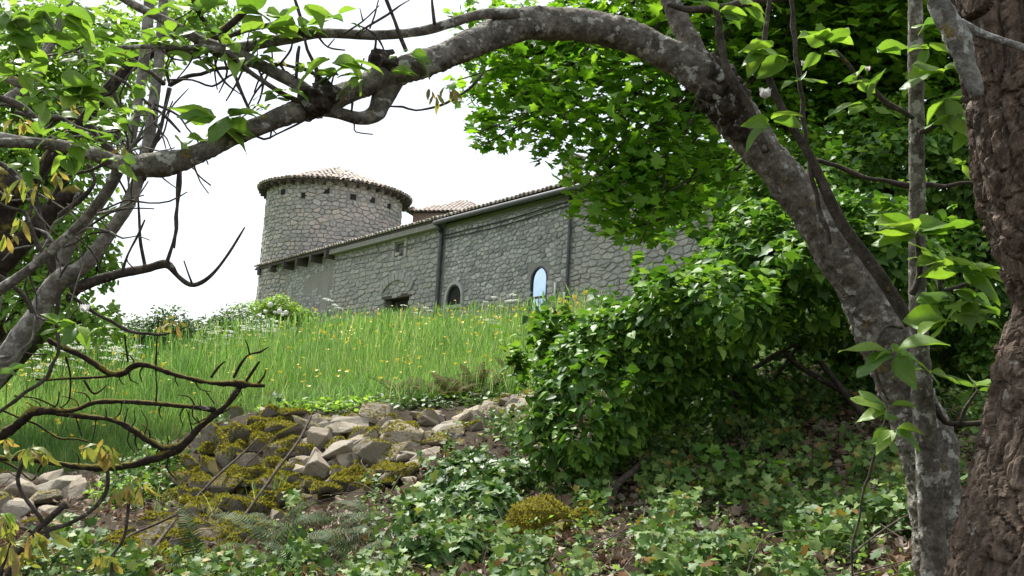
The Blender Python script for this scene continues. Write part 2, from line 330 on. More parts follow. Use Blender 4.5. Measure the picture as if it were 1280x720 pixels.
# ---------------------------------------------------------------- stonework generator
def clip(poly, nx, ny, c):
    out = []; n = len(poly)
    for i in range(n):
        a, b = poly[i], poly[(i+1) % n]; da, db = a[0]*nx+a[1]*ny-c, b[0]*nx+b[1]*ny-c
        if da <= 0: out.append(a)
        if (da <= 0) != (db <= 0):
            t = da/(da-db); out.append((a[0]+(b[0]-a[0])*t, a[1]+(b[1]-a[1])*t))
    return out
def rubble(u0, u1, v0, v1, cw, ch, jit=.42, gap=.02, seed=1, course=.5):
    """irregular stones as cells of a jittered brick lattice; returns polygons in (u,v)"""
    rg = np.random.default_rng(seed); nr = max(2, int((v1-v0)/ch)+1); nc = max(2, int((u1-u0)/cw)+1); S = []
    for r in range(-1, nr+1):
        for c in range(-1, nc+1):
            S.append(((c+.5*(r % 2)+.25+jit*rg.uniform(-1, 1)), (r+.5+jit*(1-course*.6)*rg.uniform(-1, 1)), r, c))
    keep = {}
    for q in S:
        if rg.random() < .84 or True: keep[(q[2], q[3])] = q
    for k in list(keep):
        if rg.random() < .13: del keep[k]
    polys = []
    for (r, c), q in keep.items():
        poly = [(q[0]-1.6, q[1]-1.3), (q[0]+1.6, q[1]-1.3), (q[0]+1.6, q[1]+1.3), (q[0]-1.6, q[1]+1.3)]
        for dr in (-2, -1, 0, 1, 2):
            for dc in (-3, -2, -1, 0, 1, 2, 3):
                o = keep.get((r+dr, c+dc))
                if o is None or o is q: continue
                nx, ny = o[0]-q[0], (o[1]-q[1])*1.25
                mx, my = (o[0]+q[0])/2, (o[1]+q[1])/2
                poly = clip(poly, nx, ny, nx*mx+ny*my)
                if len(poly) < 3: break
            if len(poly) < 3: break
        if len(poly) < 3: continue
        W = [(u0+x*cw, v0+y*ch) for x, y in poly]
        for nx, ny, cc in ((-1, 0, -u0), (1, 0, u1), (0, -1, -v0), (0, 1, v1)): W = clip(W, nx, ny, cc) if len(W) > 2 else W
        if len(W) < 3: continue
        W = np.array(W); ce = W.mean(0); ext = np.ptp(W, axis=0)
        if min(ext) < 2.4*gap: continue
        g = gap*rg.uniform(.7, 1.5); W = ce + (W-ce)*np.maximum(.3, 1-g*2/ext)
        n = len(W); R = []                                      # round the corners
        for i in range(n):
            a, b, d = W[i-1], W[i], W[(i+1) % n]; R += [b+(a-b)*.22, b+(d-b)*.22]
        polys.append((np.array(R), ce, ext))
    return polys
def stone_geo(R, ce, mapf, depth, rg, back=-.03):
    """polygon -> proud stone with chamfered, slightly tilted face"""
    n = len(R); h = depth*rg.uniform(.35, 1.25); tl = rg.uniform(-.35, .35, 2)*depth; e = np.ptp(R, axis=0)+1e-6
    q = (R-ce)/e; top = ce + (R-ce)*.87; mid = ce+(R-ce)*.97
    V = [mapf(a, b, back) for a, b in R] + [mapf(a, b, h*.6+q[i]@tl) for i, (a, b) in enumerate(mid)] + [mapf(a, b, h+q[i]@tl*.9) for i, (a, b) in enumerate(top)] + [mapf(*ce, h*1.08)]
    F = []
    for i in range(n):
        j = (i+1) % n; F += [(i, j, n+j), (i, n+j, n+i), (n+i, n+j, 2*n+j), (n+i, 2*n+j, 2*n+i), (2*n+i, 2*n+j, 3*n)]
    return V, F
def lay_stones(polys, mapf, depth, parent, mat, nobj, seed=3, skip=None, rest='rubble_stone'):
    rg = np.random.default_rng(seed); polys = [p for p in polys if skip is None or not skip(p[1])]
    polys.sort(key=lambda p: -p[2][0]*p[2][1]); V = []; F = []
    for k, (R, ce, ext) in enumerate(polys):
        v, f = stone_geo(R, ce, mapf, depth, rg)
        if k < nobj: link('stone', mesh_np('stone', np.array(v), np.array(f), False), mat, parent)
        else: b = len(V); V += v; F += [(x+b, y+b, z+b) for x, y, z in f]
    if F: link(rest, mesh_np(rest, np.array(V), np.array(F), False), mat, parent, kind='stuff')
# ---------------------------------------------------------------- canal tile
def tile_geo(Lt=.46, r0=.105, r1=.085, th=.016, n=6):
    V = []; F = []
    for j, (y, r) in enumerate(((0, r0), (Lt, r1))):
        for rr in (r, r-th):
            for i in range(n+1):
                a = math.pi*i/n; V.append((rr*math.cos(a), y, rr*math.sin(a)*.85))
    k = n+1
    for i in range(n):
        F += [(i, i+1, 2*k+i+1, 2*k+i), (k+i+1, k+i, 3*k+i, 3*k+i+1), (i+1, i, k+i, k+i+1), (2*k+i, 2*k+i+1, 3*k+i+1, 3*k+i)]
    F += [(0, 2*k, 3*k, k), (n, k+n, 3*k+n, 2*k+n)]
    F = np.array(F); return np.array(V), np.concatenate([F[:, [0, 1, 2]], F[:, [0, 2, 3]]])
TILE = tile_geo(); TILE_ME = mesh_np('tile', *TILE, False); TILE_ME.materials.append(MAT_TILE)
def lay_tiles(rows, parent, nobj):
    """rows: (pos, up-slope dir, normal, scale)"""
    pos = np.array([r[0] for r in rows]); R = frames(np.array([r[2] for r in rows]), np.array([r[1] for r in rows])); sc = np.array([r[3] for r in rows])
    px, py, d = proj(pos); vis = -(R[:, :, 2]*(pos-CAM)).sum(1)/d; key = np.where((px > 0) & (px < 900), d - vis*30, 1e6); o = np.argsort(key); a, b = o[:nobj], o[nobj:]
    leaf_objs('tile', [TILE_ME], pos[a], R[a], sc[a], parent, MAT_TILE)
    if len(b):
        V, F = batch([TILE], pos[b], R[b], sc[b]); link('roof_tiling', mesh_np('roof_tiling', V, F, False), MAT_TILE, parent, kind='stuff')
# ---------------------------------------------------------------- long stone house
ER = P(720, 238, 30.)
lo, hi = 30., 90.
for _ in range(60):
    mid = (lo+hi)/2
    if P(331, 337, mid)[2] < ER[2]: lo = mid
    else: hi = mid
EL = P(331, 337, lo); print('house left depth', lo, EL, ER)
ZE = ER[2]; T2 = nrm((ER-EL)*np.array([1, 1, 0])); NF = np.array([T2[1], -T2[0], 0]); NF = NF if NF@(CAM-ER) > 0 else -NF      # along the facade / outwards
def FP(px, py):                                   # pixel -> facade (s along, z)
    r = CF + CR*(px-640)/FPX - CU*(py-360)/FPX; t = ((EL-CAM)@NF)/(r@NF); p = CAM+r*t; return (p-EL)@T2, p[2]
def FW(s_, z, n=0.): return EL + T2*s_ + NF*n + np.array([0, 0, z-ZE])
sA, sB, sC, sE = FP(418, 330)[0], FP(554, 330)[0], FP(714, 320)[0], FP(872, 320)[0]
print('facade s', sA, sB, sC, sE, 'z eave', ZE)
gbase = lambda s_: float(hh(*FW(s_, 0)[:2])[0])
ZB = min(gbase(q) for q in (0, sA, sB, sC, sE)) - .6
house = thing('stone_house', FW(sE/2, ZB, -2), 'long low grey rubble stone house with dark gutter and arched windows', 'house')
UPV = np.array([0, 0, 1.])
win = {'arch': (*FP(672, 394), ), 'small': (*FP(569, 384), ), 'low': (*FP(495, 384), )}
# openings: (s0,s1,z0,z1,kind)
def rect(x0, y0, x1, y1):
    a, b = FP(x0, (y0+y1)/2), FP(x1, (y0+y1)/2); c, d = FP((x0+x1)/2, y1), FP((x0+x1)/2, y0); return a[0], b[0], c[1], d[1]
O_ARCH = rect(662.5, 333, 683.5, 395); O_SMALL = rect(560, 356, 578, 386); O_LOW = rect(480, 372, 511, 390); O_BLIND = rect(495, 304, 507, 320)
def in_open(ce, pad=.05):
    for o in (O_ARCH, O_SMALL, O_LOW, O_BLIND):
        if o[0]-pad < ce[0] < o[1]+pad and o[2]-pad < ce[1] < o[3]+pad: return True
    return False
def wall_panel(s0, s1, z0, z1, holes, th=.5, n=0.):
    """wall slab with rectangular holes, built from butted strips"""
    mb = MB(); cuts = sorted({s0, s1, *[q for h in holes for q in h[:2]]})
    for a, b in zip(cuts[:-1], cuts[1:]):
        hs = sorted([h for h in holes if h[0] <= a+1e-6 and h[1] >= b-1e-6], key=lambda h: h[2]); z = z0
        for h in hs + [(0, 0, z1, z1)]:
            if h[2] > z+1e-4: mb.box(FW(a, z, n), T2*(b-a), UPV*(h[2]-z), -NF*th)
            z = h[3]
    return mb.mesh('wall')
link('wall', wall_panel(0, sA, ZB, ZE-.02, [], n=-.10), MAT_RENDER, house, label='smooth weathered render on the end bay')
link('wall', wall_panel(sA+.002, sB, ZB, ZE-.02, [O_LOW, O_BLIND]), MAT_MORTAR, house)
link('wall', wall_panel(sB+.002, sE, ZB, ZE-.02, [O_ARCH, O_SMALL]), MAT_MORTAR, house)
mb = MB(); prof = [(-.505, ZB), (-5.2, ZB), (-5.2, ZE+4.7*math.tan(math.radians(15))), (-.505, ZE)]
V = [FW(q, z, n) for q in (.02, sE-.02) for n, z in prof]; mb.add(V, [(0, 1, 2, 3), (7, 6, 5, 4), (0, 1, 5, 4), (1, 2, 6, 5), (2, 3, 7, 6), (3, 0, 4, 7)]); link('end_wall', mb.mesh('end_wall'), MAT_RENDER, house)
fm = lambda a, b, n: FW(a, b, n)
ZV = min(gbase(q) for q in (sA, sB, sE))-.1
pA = rubble(sA+.03, sB-.06, ZV, ZE-.14, .37, .165, seed=5, gap=.011, course=1.); lay_stones(pA, fm, .034, house, MAT_WSTONE, 160, 5, in_open, 'small_stonework')
pB = rubble(sB+.1, sC, ZV, ZE-.2, .24, .135, seed=8, gap=.013); lay_stones(pB, fm, .026, house, MAT_RSTONE, 90, 6, in_open, 'rubble_stonework')
pC = rubble(sC, sE, ZV, ZE-.2, .32, .15, seed=9, gap=.013); lay_stones(pC, fm, .03, house, MAT_WSTONE, 40, 7, in_open, 'rubble_stonework')
pL = rubble(.06, sA-.03, ZV, ZE-.3, .21, .13, seed=13, gap=.012); lay_stones(pL, lambda a, b, n: FW(a, b, n-.10), .02, house, MAT_RSTONE, 30, 8, lambda ce: vn(np.array([ce[0]*1.3, ce[1]*1.3, 5.])) > .15, 'rubble_stonework')
# blind square window: recessed slab, stone surround
mb = MB(); mb.box(FW(O_BLIND[0], O_BLIND[2], -.12), T2*(O_BLIND[1]-O_BLIND[0]), UPV*(O_BLIND[3]-O_BLIND[2]), -NF*.1); bw = link('blind_window', mb.mesh('blind_window'), MAT_RENDER, house)
for a, b, c, d in ((O_BLIND[0]-.16, O_BLIND[0]-.004, O_BLIND[2]-.08, O_BLIND[3]+.05), (O_BLIND[1]+.004, O_BLIND[1]+.16, O_BLIND[2]-.08, O_BLIND[3]+.05)):
    mb = MB(); mb.box(FW(a, c, -.03), T2*(b-a), UPV*(d-c), NF*.1); link('jamb', mb.mesh('jamb'), MAT_WSTONE, bw)
mb = MB(); mb.box(FW(O_BLIND[0]-.2, O_BLIND[3]+.054, -.03), T2*(O_BLIND[1]-O_BLIND[0]+.4), UPV*.15, NF*.11); link('lintel', mb.mesh('lintel'), MAT_WSTONE, bw)
# low window with timber lintel and flat stone arch
mb = MB(); mb.box(FW(O_LOW[0], O_LOW[2], -.3), T2*(O_LOW[1]-O_LOW[0]), UPV*(O_LOW[3]-O_LOW[2]), -NF*.1); lw = link('window', mb.mesh('window'), MAT_DARK, house, label='low opening with painted inner shade under a flat stone arch')  # closed panel, the depth of the opening painted dark
mb = MB(); mb.box(FW(O_LOW[0]-.15, O_LOW[3]-.02, -.28), T2*(O_LOW[1]-O_LOW[0]+.3), UPV*.12, NF*.31); link('lintel', mb.mesh('lintel'), MAT_TIMBER, lw)
sm, wv = (O_LOW[0]+O_LOW[1])/2, (O_LOW[1]-O_LOW[0])*.62; zt = O_LOW[3]+.12
for i in range(11):
    a0, a1 = [math.radians(180-48-(84/11)*(i+k)) for k in (.06, .94)]; ra, rb = wv*1.42, wv*1.42+.26; zc = zt - wv*.98
    mb = MB(); q = [(ra, a0), (rb, a0), (rb, a1), (ra, a1)]; V = [FW(sm+r*math.cos(a), zc+r*math.sin(a), n) for n in (-.05, .075+.02*random.random()) for r, a in q]
    mb.add(V, [(0, 1, 2, 3), (4, 5, 6, 7), (0, 1, 5, 4), (1, 2, 6, 5), (2, 3, 7, 6), (3, 0, 4, 7)]); link('arch_stone', mb.mesh('arch_stone'), MAT_WSTONE, lw)
def arch_outline(o, k=14, inset=0.):
    s0, s1, z0, z1 = o[0]+inset, o[1]-inset, o[2]+inset, o[3]-inset; r = (s1-s0)/2; zc = z1-r
    return [(s0, z0), (s1, z0)] + [((s0+s1)/2+r*math.cos(math.pi*i/k), zc+r*math.sin(math.pi*i/k)) for i in range(k+1)]
def ring(o, i0, i1, n0, n1):
    A, B = arch_outline(o, inset=i0), arch_outline(o, inset=i1); k = len(A); V = [FW(a, b, n) for n in (n0, n1) for L in (A, B) for a, b in L]; F = []
    for i in range(k):
        j = (i+1) % k; F += [(2*k+i, 2*k+j, 3*k+j, 3*k+i), (i, k+i, k+j, j), (i, j, 2*k+j, 2*k+i), (k+i, 3*k+i, 3*k+j, k+j)]
    mb = MB(); mb.add(V, F); return mb
def arched(o, frame_w, glass, lab, bars, proud=.05):
    mb = MB(); L = arch_outline(o, inset=frame_w*.9); k = len(L); V = [FW(a, b, n) for n in (-.035, -.07) for a, b in L]
    mb.add(V, [tuple(range(k)), tuple(range(2*k-1, k-1, -1))] + [(i, (i+1) % k, k+(i+1) % k, k+i) for i in range(k)]); wdw = link('window', mb.mesh('window'), glass, house, label=lab)
    link('frame', ring(o, 0., frame_w, -.16, proud).mesh('frame'), MAT_FRAME, wdw)
    for f in bars:
        z = o[2]+(o[3]-o[2])*f; mb = MB(); mb.box(FW(o[0]+frame_w, z, -.033), T2*(o[1]-o[0]-2*frame_w), UPV*.05, NF*.05); link('glazing_bar', mb.mesh('glazing_bar'), MAT_FRAME, wdw)
    sp = MB(); rr = (o[1]-o[0])/2; zc = o[3]-rr            # masonry filling the spandrels of the square hole
    for sg in (-1, 1):
        pts = [(sm2(o)+sg*rr*math.cos(math.pi/2*i/8), zc+rr*math.sin(math.pi/2*i/8)) for i in range(9)] + [(sm2(o)+sg*rr, o[3])]; kk = len(pts)
        V = [FW(a+(.0 if abs(a-sm2(o)) < rr else 0), b, n) for n in (-.004, -.3) for a, b in pts]; F = [(8, i, i+1) for i in range(8)]
        F = [(9, i, i+1) for i in range(8)]; F += [(kk+9, kk+i+1, kk+i) for i in range(8)] + [(i, kk+i, kk+i+1, i+1) for i in range(8)]; sp.add(V, F)
    link('spandrel', sp.mesh('spandrel'), MAT_MORTAR, house); return wdw
def sm2(o): return (o[0]+o[1])/2
w1 = arched(O_ARCH, .05, MAT_GLASS, 'tall arched window with sky blue tinted into its mirror glass in dark frame', (.36,), .012)
mb = MB(); mb.box(FW(O_ARCH[0]-.08, O_ARCH[2]-.10, -.1), T2*(O_ARCH[1]-O_ARCH[0]+.16), UPV*.1, NF*.24); link('sill', mb.mesh('sill'), MAT_FRAME, w1)
w2 = arched(O_SMALL, .05, MAT_DARK, 'small arched opening with painted inner shade half hidden by grass', (), .03)  # dark panel in place of glass, shade put into its colour
# dark stone band round arches
for k, (o, wd) in enumerate(((O_SMALL, w2),)):
    link('stone_surround', ring((o[0]-.12, o[1]+.12, o[2], o[3]+.12), 0, .118, -.05, .075).mesh('stone_surround'), MAT_RSTONE, wd)
# roof slab, eaves tiles, gutter, pipes, cables, rafters
SL = math.tan(math.radians(15)); UPS = nrm(-NF + UPV*SL)
mb = MB(); mb.box(FW(-.3, ZE+.03, .30), T2*(sE+.5), UPS*5.6, UPV*.06); roof = link('roof', mb.mesh('roof'), MAT_TIMBER, house)
rows = []; nrmR = nrm(UPV + NF*SL)
for i in range(int((sE+.6)/.215)):
    for j in range(12):
        jx = random.uniform(-.012, .012); rows.append((FW(-.3+i*.215+jx, ZE+.10+random.uniform(-.01, .012), .36) + UPS*(j*.40+random.uniform(-.03, .03)), UPS + T2*random.uniform(-.04, .04), nrmR, random.uniform(.97, 1.05)))
        rows.append((FW(-.3+(i+.5)*.215, ZE+.175, .38) + UPS*(j*.40), UPS, -nrmR, .98)) if j == 0 else None
lay_tiles(rows, roof, 280)
mb = MB(); mb.box(FW(sA, ZE-.16, -.02), T2*(sB-sA-.05), UPV*.18, NF*.30); link('cornice', mb.mesh('cornice'), MAT_RENDER, house, label='pale mortar cornice under the tiles')
for i in range(6):
    s0 = .12 + (sA-.3)*i/5; mb = MB(); mb.box(FW(s0, ZE-.30, -.12), T2*.17, UPV*.30, NF*.52); link('rafter_end', mb.mesh('rafter_end'), MAT_TIMBER, house)
mb = MB(); mb.box(FW(-.35, ZE-.035, .22), T2*(sA+.4), UPV*.06, NF*.12); link('fascia', mb.mesh('fascia'), MAT_TIMBER, house)
def wtube(name, pts, r, mat, parent, seg=8, amp=0., step=.4):
    V, F = tube([[*p, r] for p in pts], seg=seg, step=step, amp=amp); return link(name, mesh_np(name, V, tri_fix(V, F)), mat, parent)
wtube('gutter', [FW(sB-.15, ZE-.02, .34), FW((sB+sE)/2, ZE-.04, .34), FW(sE, ZE-.05, .34)], .088, MAT_ZINC, house)
for nm, px in (('downpipe', 553), ('downpipe', 714)):
    s0 = FP(px, 330)[0]; wtube(nm, [FW(s0, ZE-.12, .30), FW(s0, ZE-.3, .16), FW(s0, ZE-.5, .12), FW(s0, ZB+.4, .12)], .075 if px < 600 else .05, MAT_ZINC, house)
mb = MB(); s0 = FP(711, 370)[0]; zt = FP(711, 366)[1]; V, F = tube([[*FW(s0, zt, .12), .062], [*FW(s0, ZB+.4, .12), .062]], seg=8, step=.3, amp=0); link('pipe_foot', mesh_np('pipe_foot', V, tri_fix(V, F)), MAT_WHITE, house, label='white lower length of the downpipe')
s0 = FP(697, 360)[0]; V, F = tube([[*FW(s0, FP(697, 354)[1], .09), .035], [*FW(s0, FP(697, 371)[1], .09), .035]], seg=8, step=.3, amp=0); link('vent_pipe', mesh_np('vent_pipe', V, tri_fix(V, F)), MAT_WHITE, house, label='short white pipe fixed to the wall')
for dz, sag in ((.34, .10), (.45, .16)):
    wtube('cable', [FW(sB+.1, ZE-dz-.08, .07), FW(sB+(sC-sB)*.5, ZE-dz-sag*.6, .07), FW(sC+.5, ZE-dz+.06, .07), FW(sE-.1, ZE-dz+.05, .07)], .018, MAT_CABLE, house, 6)
wtube('cable', [FW(sA+.1, ZE-.36, .1), FW((sA+sB)/2, ZE-.5, .1), FW(sB-.1, ZE-.45, .1)], .014, MAT_CABLE, house, 6)
pc = P(701, 252, 31.5); HC = P(707, 197, 31.5)[2]-pc[2]; mb = MB(); mb.box(pc, T2*.42, -NF*.42, UPV*HC); mb.box(pc-T2*.05+NF*.05+UPV*(HC+.002), T2*.52, -NF*.52, UPV*.09); link('chimney', mb.mesh('chimney'), MAT_RENDER, house)
# ---------------------------------------------------------------- round tower
TC = P(419, 250, 49.5); TD = 49.5; TR = 82.5/FPX*TD; zEv = P(415, 243, TD)[2]; tz0 = float(hh(TC[0], TC[1])[0])-.8
tower = thing('round_tower', (TC[0], TC[1], tz0), 'round grey stone tower with low conical clay tile roof', 'tower')
def TW(u, z, n=0.):
    k = (zEv-z)*.006; a = u/TR; return np.array([TC[0]+(TR+n+k)*math.sin(a), TC[1]-(TR+n+k)*math.cos(a), z])
ang0 = math.atan2(-TC[0], TC[1])                    # towards the camera
V = []; F = []; NS = 64
for z in np.linspace(tz0, zEv+.05, 12): V += [TW(2*math.pi*TR*i/NS, z, 0) for i in range(NS)]
for j in range(11):
    for i in range(NS): F.append((j*NS+i, j*NS+(i+1) % NS, (j+1)*NS+(i+1) % NS, (j+1)*NS+i))
mb = MB(); mb.add(V, F); twall = link('wall', mb.mesh('wall', True), MAT_MORTAR, tower)
hw = math.radians(104)*TR; uc = ang0*TR*-1 if False else -math.atan2(-TC[0], TC[1])*TR
uc = math.atan2(-TC[0], TC[1])*TR*1.0
holes = [(uc + TR*math.radians(a), zEv-.62+dz) for a, dz in ((-48, 0), (-27, -.05), (-4, 0), (14, .02), (30, -.12), (48, -.1))]; holes = [(a+random.uniform(-.25, .25), b+random.uniform(-.12, .1)) for a, b in holes]
def tskip(ce): return any(abs(ce[0]-a) < .22 and abs(ce[1]-b) < .16 for a, b in holes)
zlow = P(331, 400, TD)[2]
pT = rubble(uc-hw, uc+hw, zlow, zEv-.04, .29, .18, seed=21, gap=.011, course=.9, jit=.42); lay_stones(pT, TW, .05, twall, MAT_TSTONE, 300, 9, tskip, 'small_stonework')
for a, b in holes:
    mb = MB(); V = [TW(a+du, b+dz, n) for n in (-.02, .012) for du, dz in ((-.13, -.12), (.13, -.12), (.13, .13), (-.13, .13))]; mb.add(V, [(3, 2, 1, 0), (4, 5, 6, 7), (0, 1, 5, 4), (1, 2, 6, 5), (2, 3, 7, 6), (3, 0, 4, 7)])
    link('putlog_shade_plate', mb.mesh('putlog_shade_plate'), MAT_DARK, twall)  # flat dark plate, the hole's shade is in its colour
RO = TR+.45; RH = RO*math.tan(math.radians(20.5)); V = []; F = []
ap = np.array([TC[0], TC[1], zEv-.08+RH])
NS = 48
for r, z in ((TR-.2, zEv-.02), (RO-.06, zEv-.16), (RO-.06, zEv-.10)): V += [(TC[0]+r*math.sin(2*math.pi*i/NS), TC[1]-r*math.cos(2*math.pi*i/NS), z) for i in range(NS)]
V.append(tuple(ap))
for j in range(2):
    for i in range(NS): F.append((j*NS+i, j*NS+(i+1) % NS, (j+1)*NS+(i+1) % NS, (j+1)*NS+i))
for i in range(NS): F.append((2*NS+i, 2*NS+(i+1) % NS, 3*NS))
mb = MB(); mb.add(V, F); troof = link('roof', mb.mesh('roof'), MAT_TIMBER, tower)
for i in range(40):
    a = 2*math.pi*i/40; dv = np.array([math.sin(a), -math.cos(a), 0]); tv = np.array([math.cos(a), math.sin(a), 0]); mb = MB(); mb.box(np.array([TC[0], TC[1], zEv-.27])+dv*(TR-.1)-tv*.05, tv*.10, dv*.50, UPV*.11); link('rafter_end', mb.mesh('rafter_end'), MAT_TIMBER, tower)
rows = []; j = 0; sl = math.hypot(RO, RH)
while True:
    q = j*.36/sl
    if q > .96: break
    r = RO*(1-q)+.03; n = max(5, int(2*math.pi*r/.215))
    for i in range(n):
        a = 2*math.pi*(i+.5*(j % 2))/n + random.uniform(-.02, .02)*.5; dv = np.array([math.sin(a), -math.cos(a), 0]); p = np.array([TC[0], TC[1], 0])+dv*r; p[2] = zEv-.085+RH*q+random.uniform(0, .03)
        up = nrm(ap-np.array([TC[0], TC[1], ap[2]])-dv*RO+UPV*RH); rows.append((p, up + np.array([random.uniform(-.05, .05) for _ in range(3)]), nrm(dv*RH+UPV*RO), random.uniform(.96, 1.08)))
        if j == 0:
            a2 = a+math.pi/n; dv = np.array([math.sin(a2), -math.cos(a2), 0]); p = np.array([TC[0], TC[1], zEv-.02])+dv*(r+.02); rows.append((p, nrm(-dv*RO+UPV*RH), -nrm(dv*RH+UPV*RO), .98))
    j += 1
lay_tiles(rows, troof, 290)
V, F = tube([[*(ap-UPV*.1), .16], [*(ap+UPV*.06), .14], [*(ap+UPV*.12), .05]], seg=10, step=.05, amp=.05); link('cap_tile', mesh_np('cap_tile', V, tri_fix(V, F)), MAT_TILE, troof)
# ---------------------------------------------------------------- pink pavilion behind
PD = 51.; c0, c1 = P(508, 263, PD), P(612, 266, PD-1.2); zp = (c0[2]+c1[2])/2; a1 = nrm((c1-c0)*np.array([1, 1, 0])); b1 = np.array([-a1[1], a1[0], 0]); wp = np.linalg.norm((c1-c0)[:2])
base = c0*np.array([1, 1, 0]) + np.array([0, 0, ZE-1.0])
pav = thing('pavilion', base, 'small pink rendered building with hipped tile roof behind the house', 'building')
mb = MB(); mb.box(base+a1*.25+b1*.25, a1*(wp-.5), b1*4.0, UPV*(zp-base[2])); link('wall', mb.mesh('wall'), MAT_PINK, pav)
o4 = [c0, c0+a1*wp, c0+a1*wp+b1*4.5, c0+b1*4.5]; o4 = [np.array([q[0], q[1], zp]) for q in o4]; apx = sum(o4)/4 + UPV*1.05
mb = MB(); mb.add(o4+[apx], [(0, 1, 4), (1, 2, 4), (2, 3, 4), (3, 0, 4), (3, 2, 1, 0)]); proof = link('roof', mb.mesh('roof'), MAT_TIMBER, pav)
rows = []
for e in range(4):
    A, B = o4[e], o4[(e+1) % 4]; ed = nrm(B-A); L = np.linalg.norm(B-A); mid = (A+B)/2; up = nrm(apx-mid); nn = nrm(np.cross(ed, up)); nn = nn if nn[2] > 0 else -nn; H = np.linalg.norm(apx-mid)
    for i in range(int(L/.22)+1):
        x = i*.22+.11; hmax = H*(1-abs(x-L/2)/(L/2))
        for j in range(max(1, int(hmax/.37))): rows.append((A+ed*x+up*(j*.37-.06)+nn*.03, up+ed*random.uniform(-.04, .04), nn, random.uniform(.98, 1.06)))
lay_tiles(rows, proof, 120)
# ---------------------------------------------------------------- tree materials
MAT_APPLE = bark_mat('apple_bark', (.05, .044, .034), (.26, .24, .195), lichen=.64, lich_c=(.50, .51, .44), yellow=.2)
MAT_APPLE_L = bark_mat('left_apple_bark', (.10, .09, .075), (.36, .34, .29), lichen=.65, lich_c=(.42, .43, .37), yellow=.2)
MAT_TWIG = bark_mat('twig_bark', (.03, .025, .02), (.13, .11, .09), lichen=.15, lich_c=(.3, .3, .26), yellow=.1)
MAT_DEAD = bark_mat('mossy_dead_bark', (.014, .011, .009), (.06, .045, .035), lichen=.15, lich_c=(.34, .34, .3), moss=.7)
MAT_PEAR = bark_mat('flaky_brown_bark', (.030, .023, .017), (.20, .15, .11), lichen=.28, lich_c=(.33, .30, .25), stretch=.4)
MAT_LICHEN = bark_mat('pale_lichen_bark', (.07, .065, .055), (.30, .30, .26), lichen=1.0, lich_c=(.46, .48, .42), yellow=.55)
MAT_KNOT = bark_mat('knotty_bark', (.012, .010, .008), (.09, .075, .058), lichen=.3, yellow=.2)
ML_APPLE = leaf_mat('apple_leaf', [(0., (.10, .20, .025)), (.4, (.16, .29, .04)), (.75, (.24, .37, .06)), (1., (.09, .19, .04))], tr=.5, ro=.45, under=(.34, .42, .30))
ML_MAPLE = leaf_mat('maple_leaf', [(0., (.075, .19, .018)), (.5, (.125, .275, .028)), (1., (.21, .37, .045))], tr=.57, trc=(1.5, 1.45, .5), ro=.5, spec=.25)
ML_IVY = leaf_mat('ivy_leaf', [(0., (.035, .095, .014)), (.4, (.065, .16, .02)), (.75, (.125, .25, .03)), (1., (.22, .36, .055))], tr=.34, ro=.5, spec=.3)
ML_GIVY = leaf_mat('ground_ivy_leaf', [(0., (.035, .085, .018)), (.4, (.075, .15, .03)), (.7, (.13, .215, .045)), (.9, (.20, .28, .085)), (.955, (.25, .22, .05)), (1., (.18, .09, .035))], tr=.25, ro=.52, spec=.22)
ML_SMALL = leaf_mat('small_green_leaf', [(0., (.11, .21, .04)), (.6, (.20, .34, .07)), (1., (.32, .44, .12))], tr=.55, ro=.5)
ML_YOUNG = leaf_mat('young_yellow_leaf', [(0., (.24, .30, .06)), (.4, (.34, .34, .09)), (.75, (.34, .23, .09)), (1., (.20, .29, .06))], tr=.5, trc=(1.15, 1.1, .6), ro=.5)
ML_HEDGE = leaf_mat('hedge_leaf', [(0., (.035, .075, .018)), (.6, (.07, .13, .03)), (1., (.13, .21, .05))], tr=.3, ro=.5)
ML_SNOW = leaf_mat('snowball_shrub_leaf', [(0., (.10, .20, .03)), (.6, (.2, .33, .05)), (1., (.33, .43, .08))], tr=.5, ro=.5)
MAT_PETAL = leaf_mat('white_petal', [(0., (.70, .70, .66)), (.6, (.8, .8, .78)), (1., (.76, .62, .62))], tr=.35, trc=(1, 1, 1), ro=.6)
MAT_CPARS = leaf_mat('umbel_petal', [(0., (.62, .64, .56)), (1., (.8, .8, .75))], tr=.35, trc=(1, 1, 1), ro=.6)
# leaf shapes
IVY_T = [fan_leaf([(.2, -.14), (.46, -.05), (.40, .22), (.56, .42), (.24, .56), (.12, .8)], fold=f, droop=dr, wav=.02) for f, dr in ((.18, .12), (.05, .25), (.28, .05))]
IVYB_T = [fan_leaf([(.22, .02), (.40, .2), (.38, .45), (.2, .75)], c=(0, .4), fold=f, droop=dr) for f, dr in ((.25, .2), (.1, .35), (.35, .1))]
MAPLE_T = [fan_leaf([(.22, -.12), (.5, -.06), (.40, .14), (.66, .3), (.62, .5), (.34, .46), (.34, .72), (.14, .74)], fold=f, droop=dr, wav=.02) for f, dr in ((.1, .2), (.2, .35), (.02, .1))]
OVAL_T = [fan_leaf([(.2, .15), (.27, .45), (.16, .8)], c=(0, .45), fold=f, droop=dr) for f, dr in ((.2, .1), (.1, .3))]
APPLE_T = [grid_leaf(.34, 6, .35, .30, .04, 0.), grid_leaf(.36, 6, .6, .1, .05, 1.3), grid_leaf(.30, 6, .15, .5, .05, 2.2), grid_leaf(.37, 6, -.2, .25, .06, .7)]
APPLE_ME = tmesh('leaf', APPLE_T)
YOUNG_T = [fan_leaf([(.07, .15), (.15, .5), (.16, .72), (.07, .92)], c=(0, .5), fold=.5, droop=.5), fan_leaf([(.08, .2), (.17, .55), (.1, .85)], c=(0, .5), fold=.7, droop=.7)]
YOUNG_ME = tmesh('leaflet', YOUNG_T)
for me_ in YOUNG_ME: me_.materials.append(ML_YOUNG)
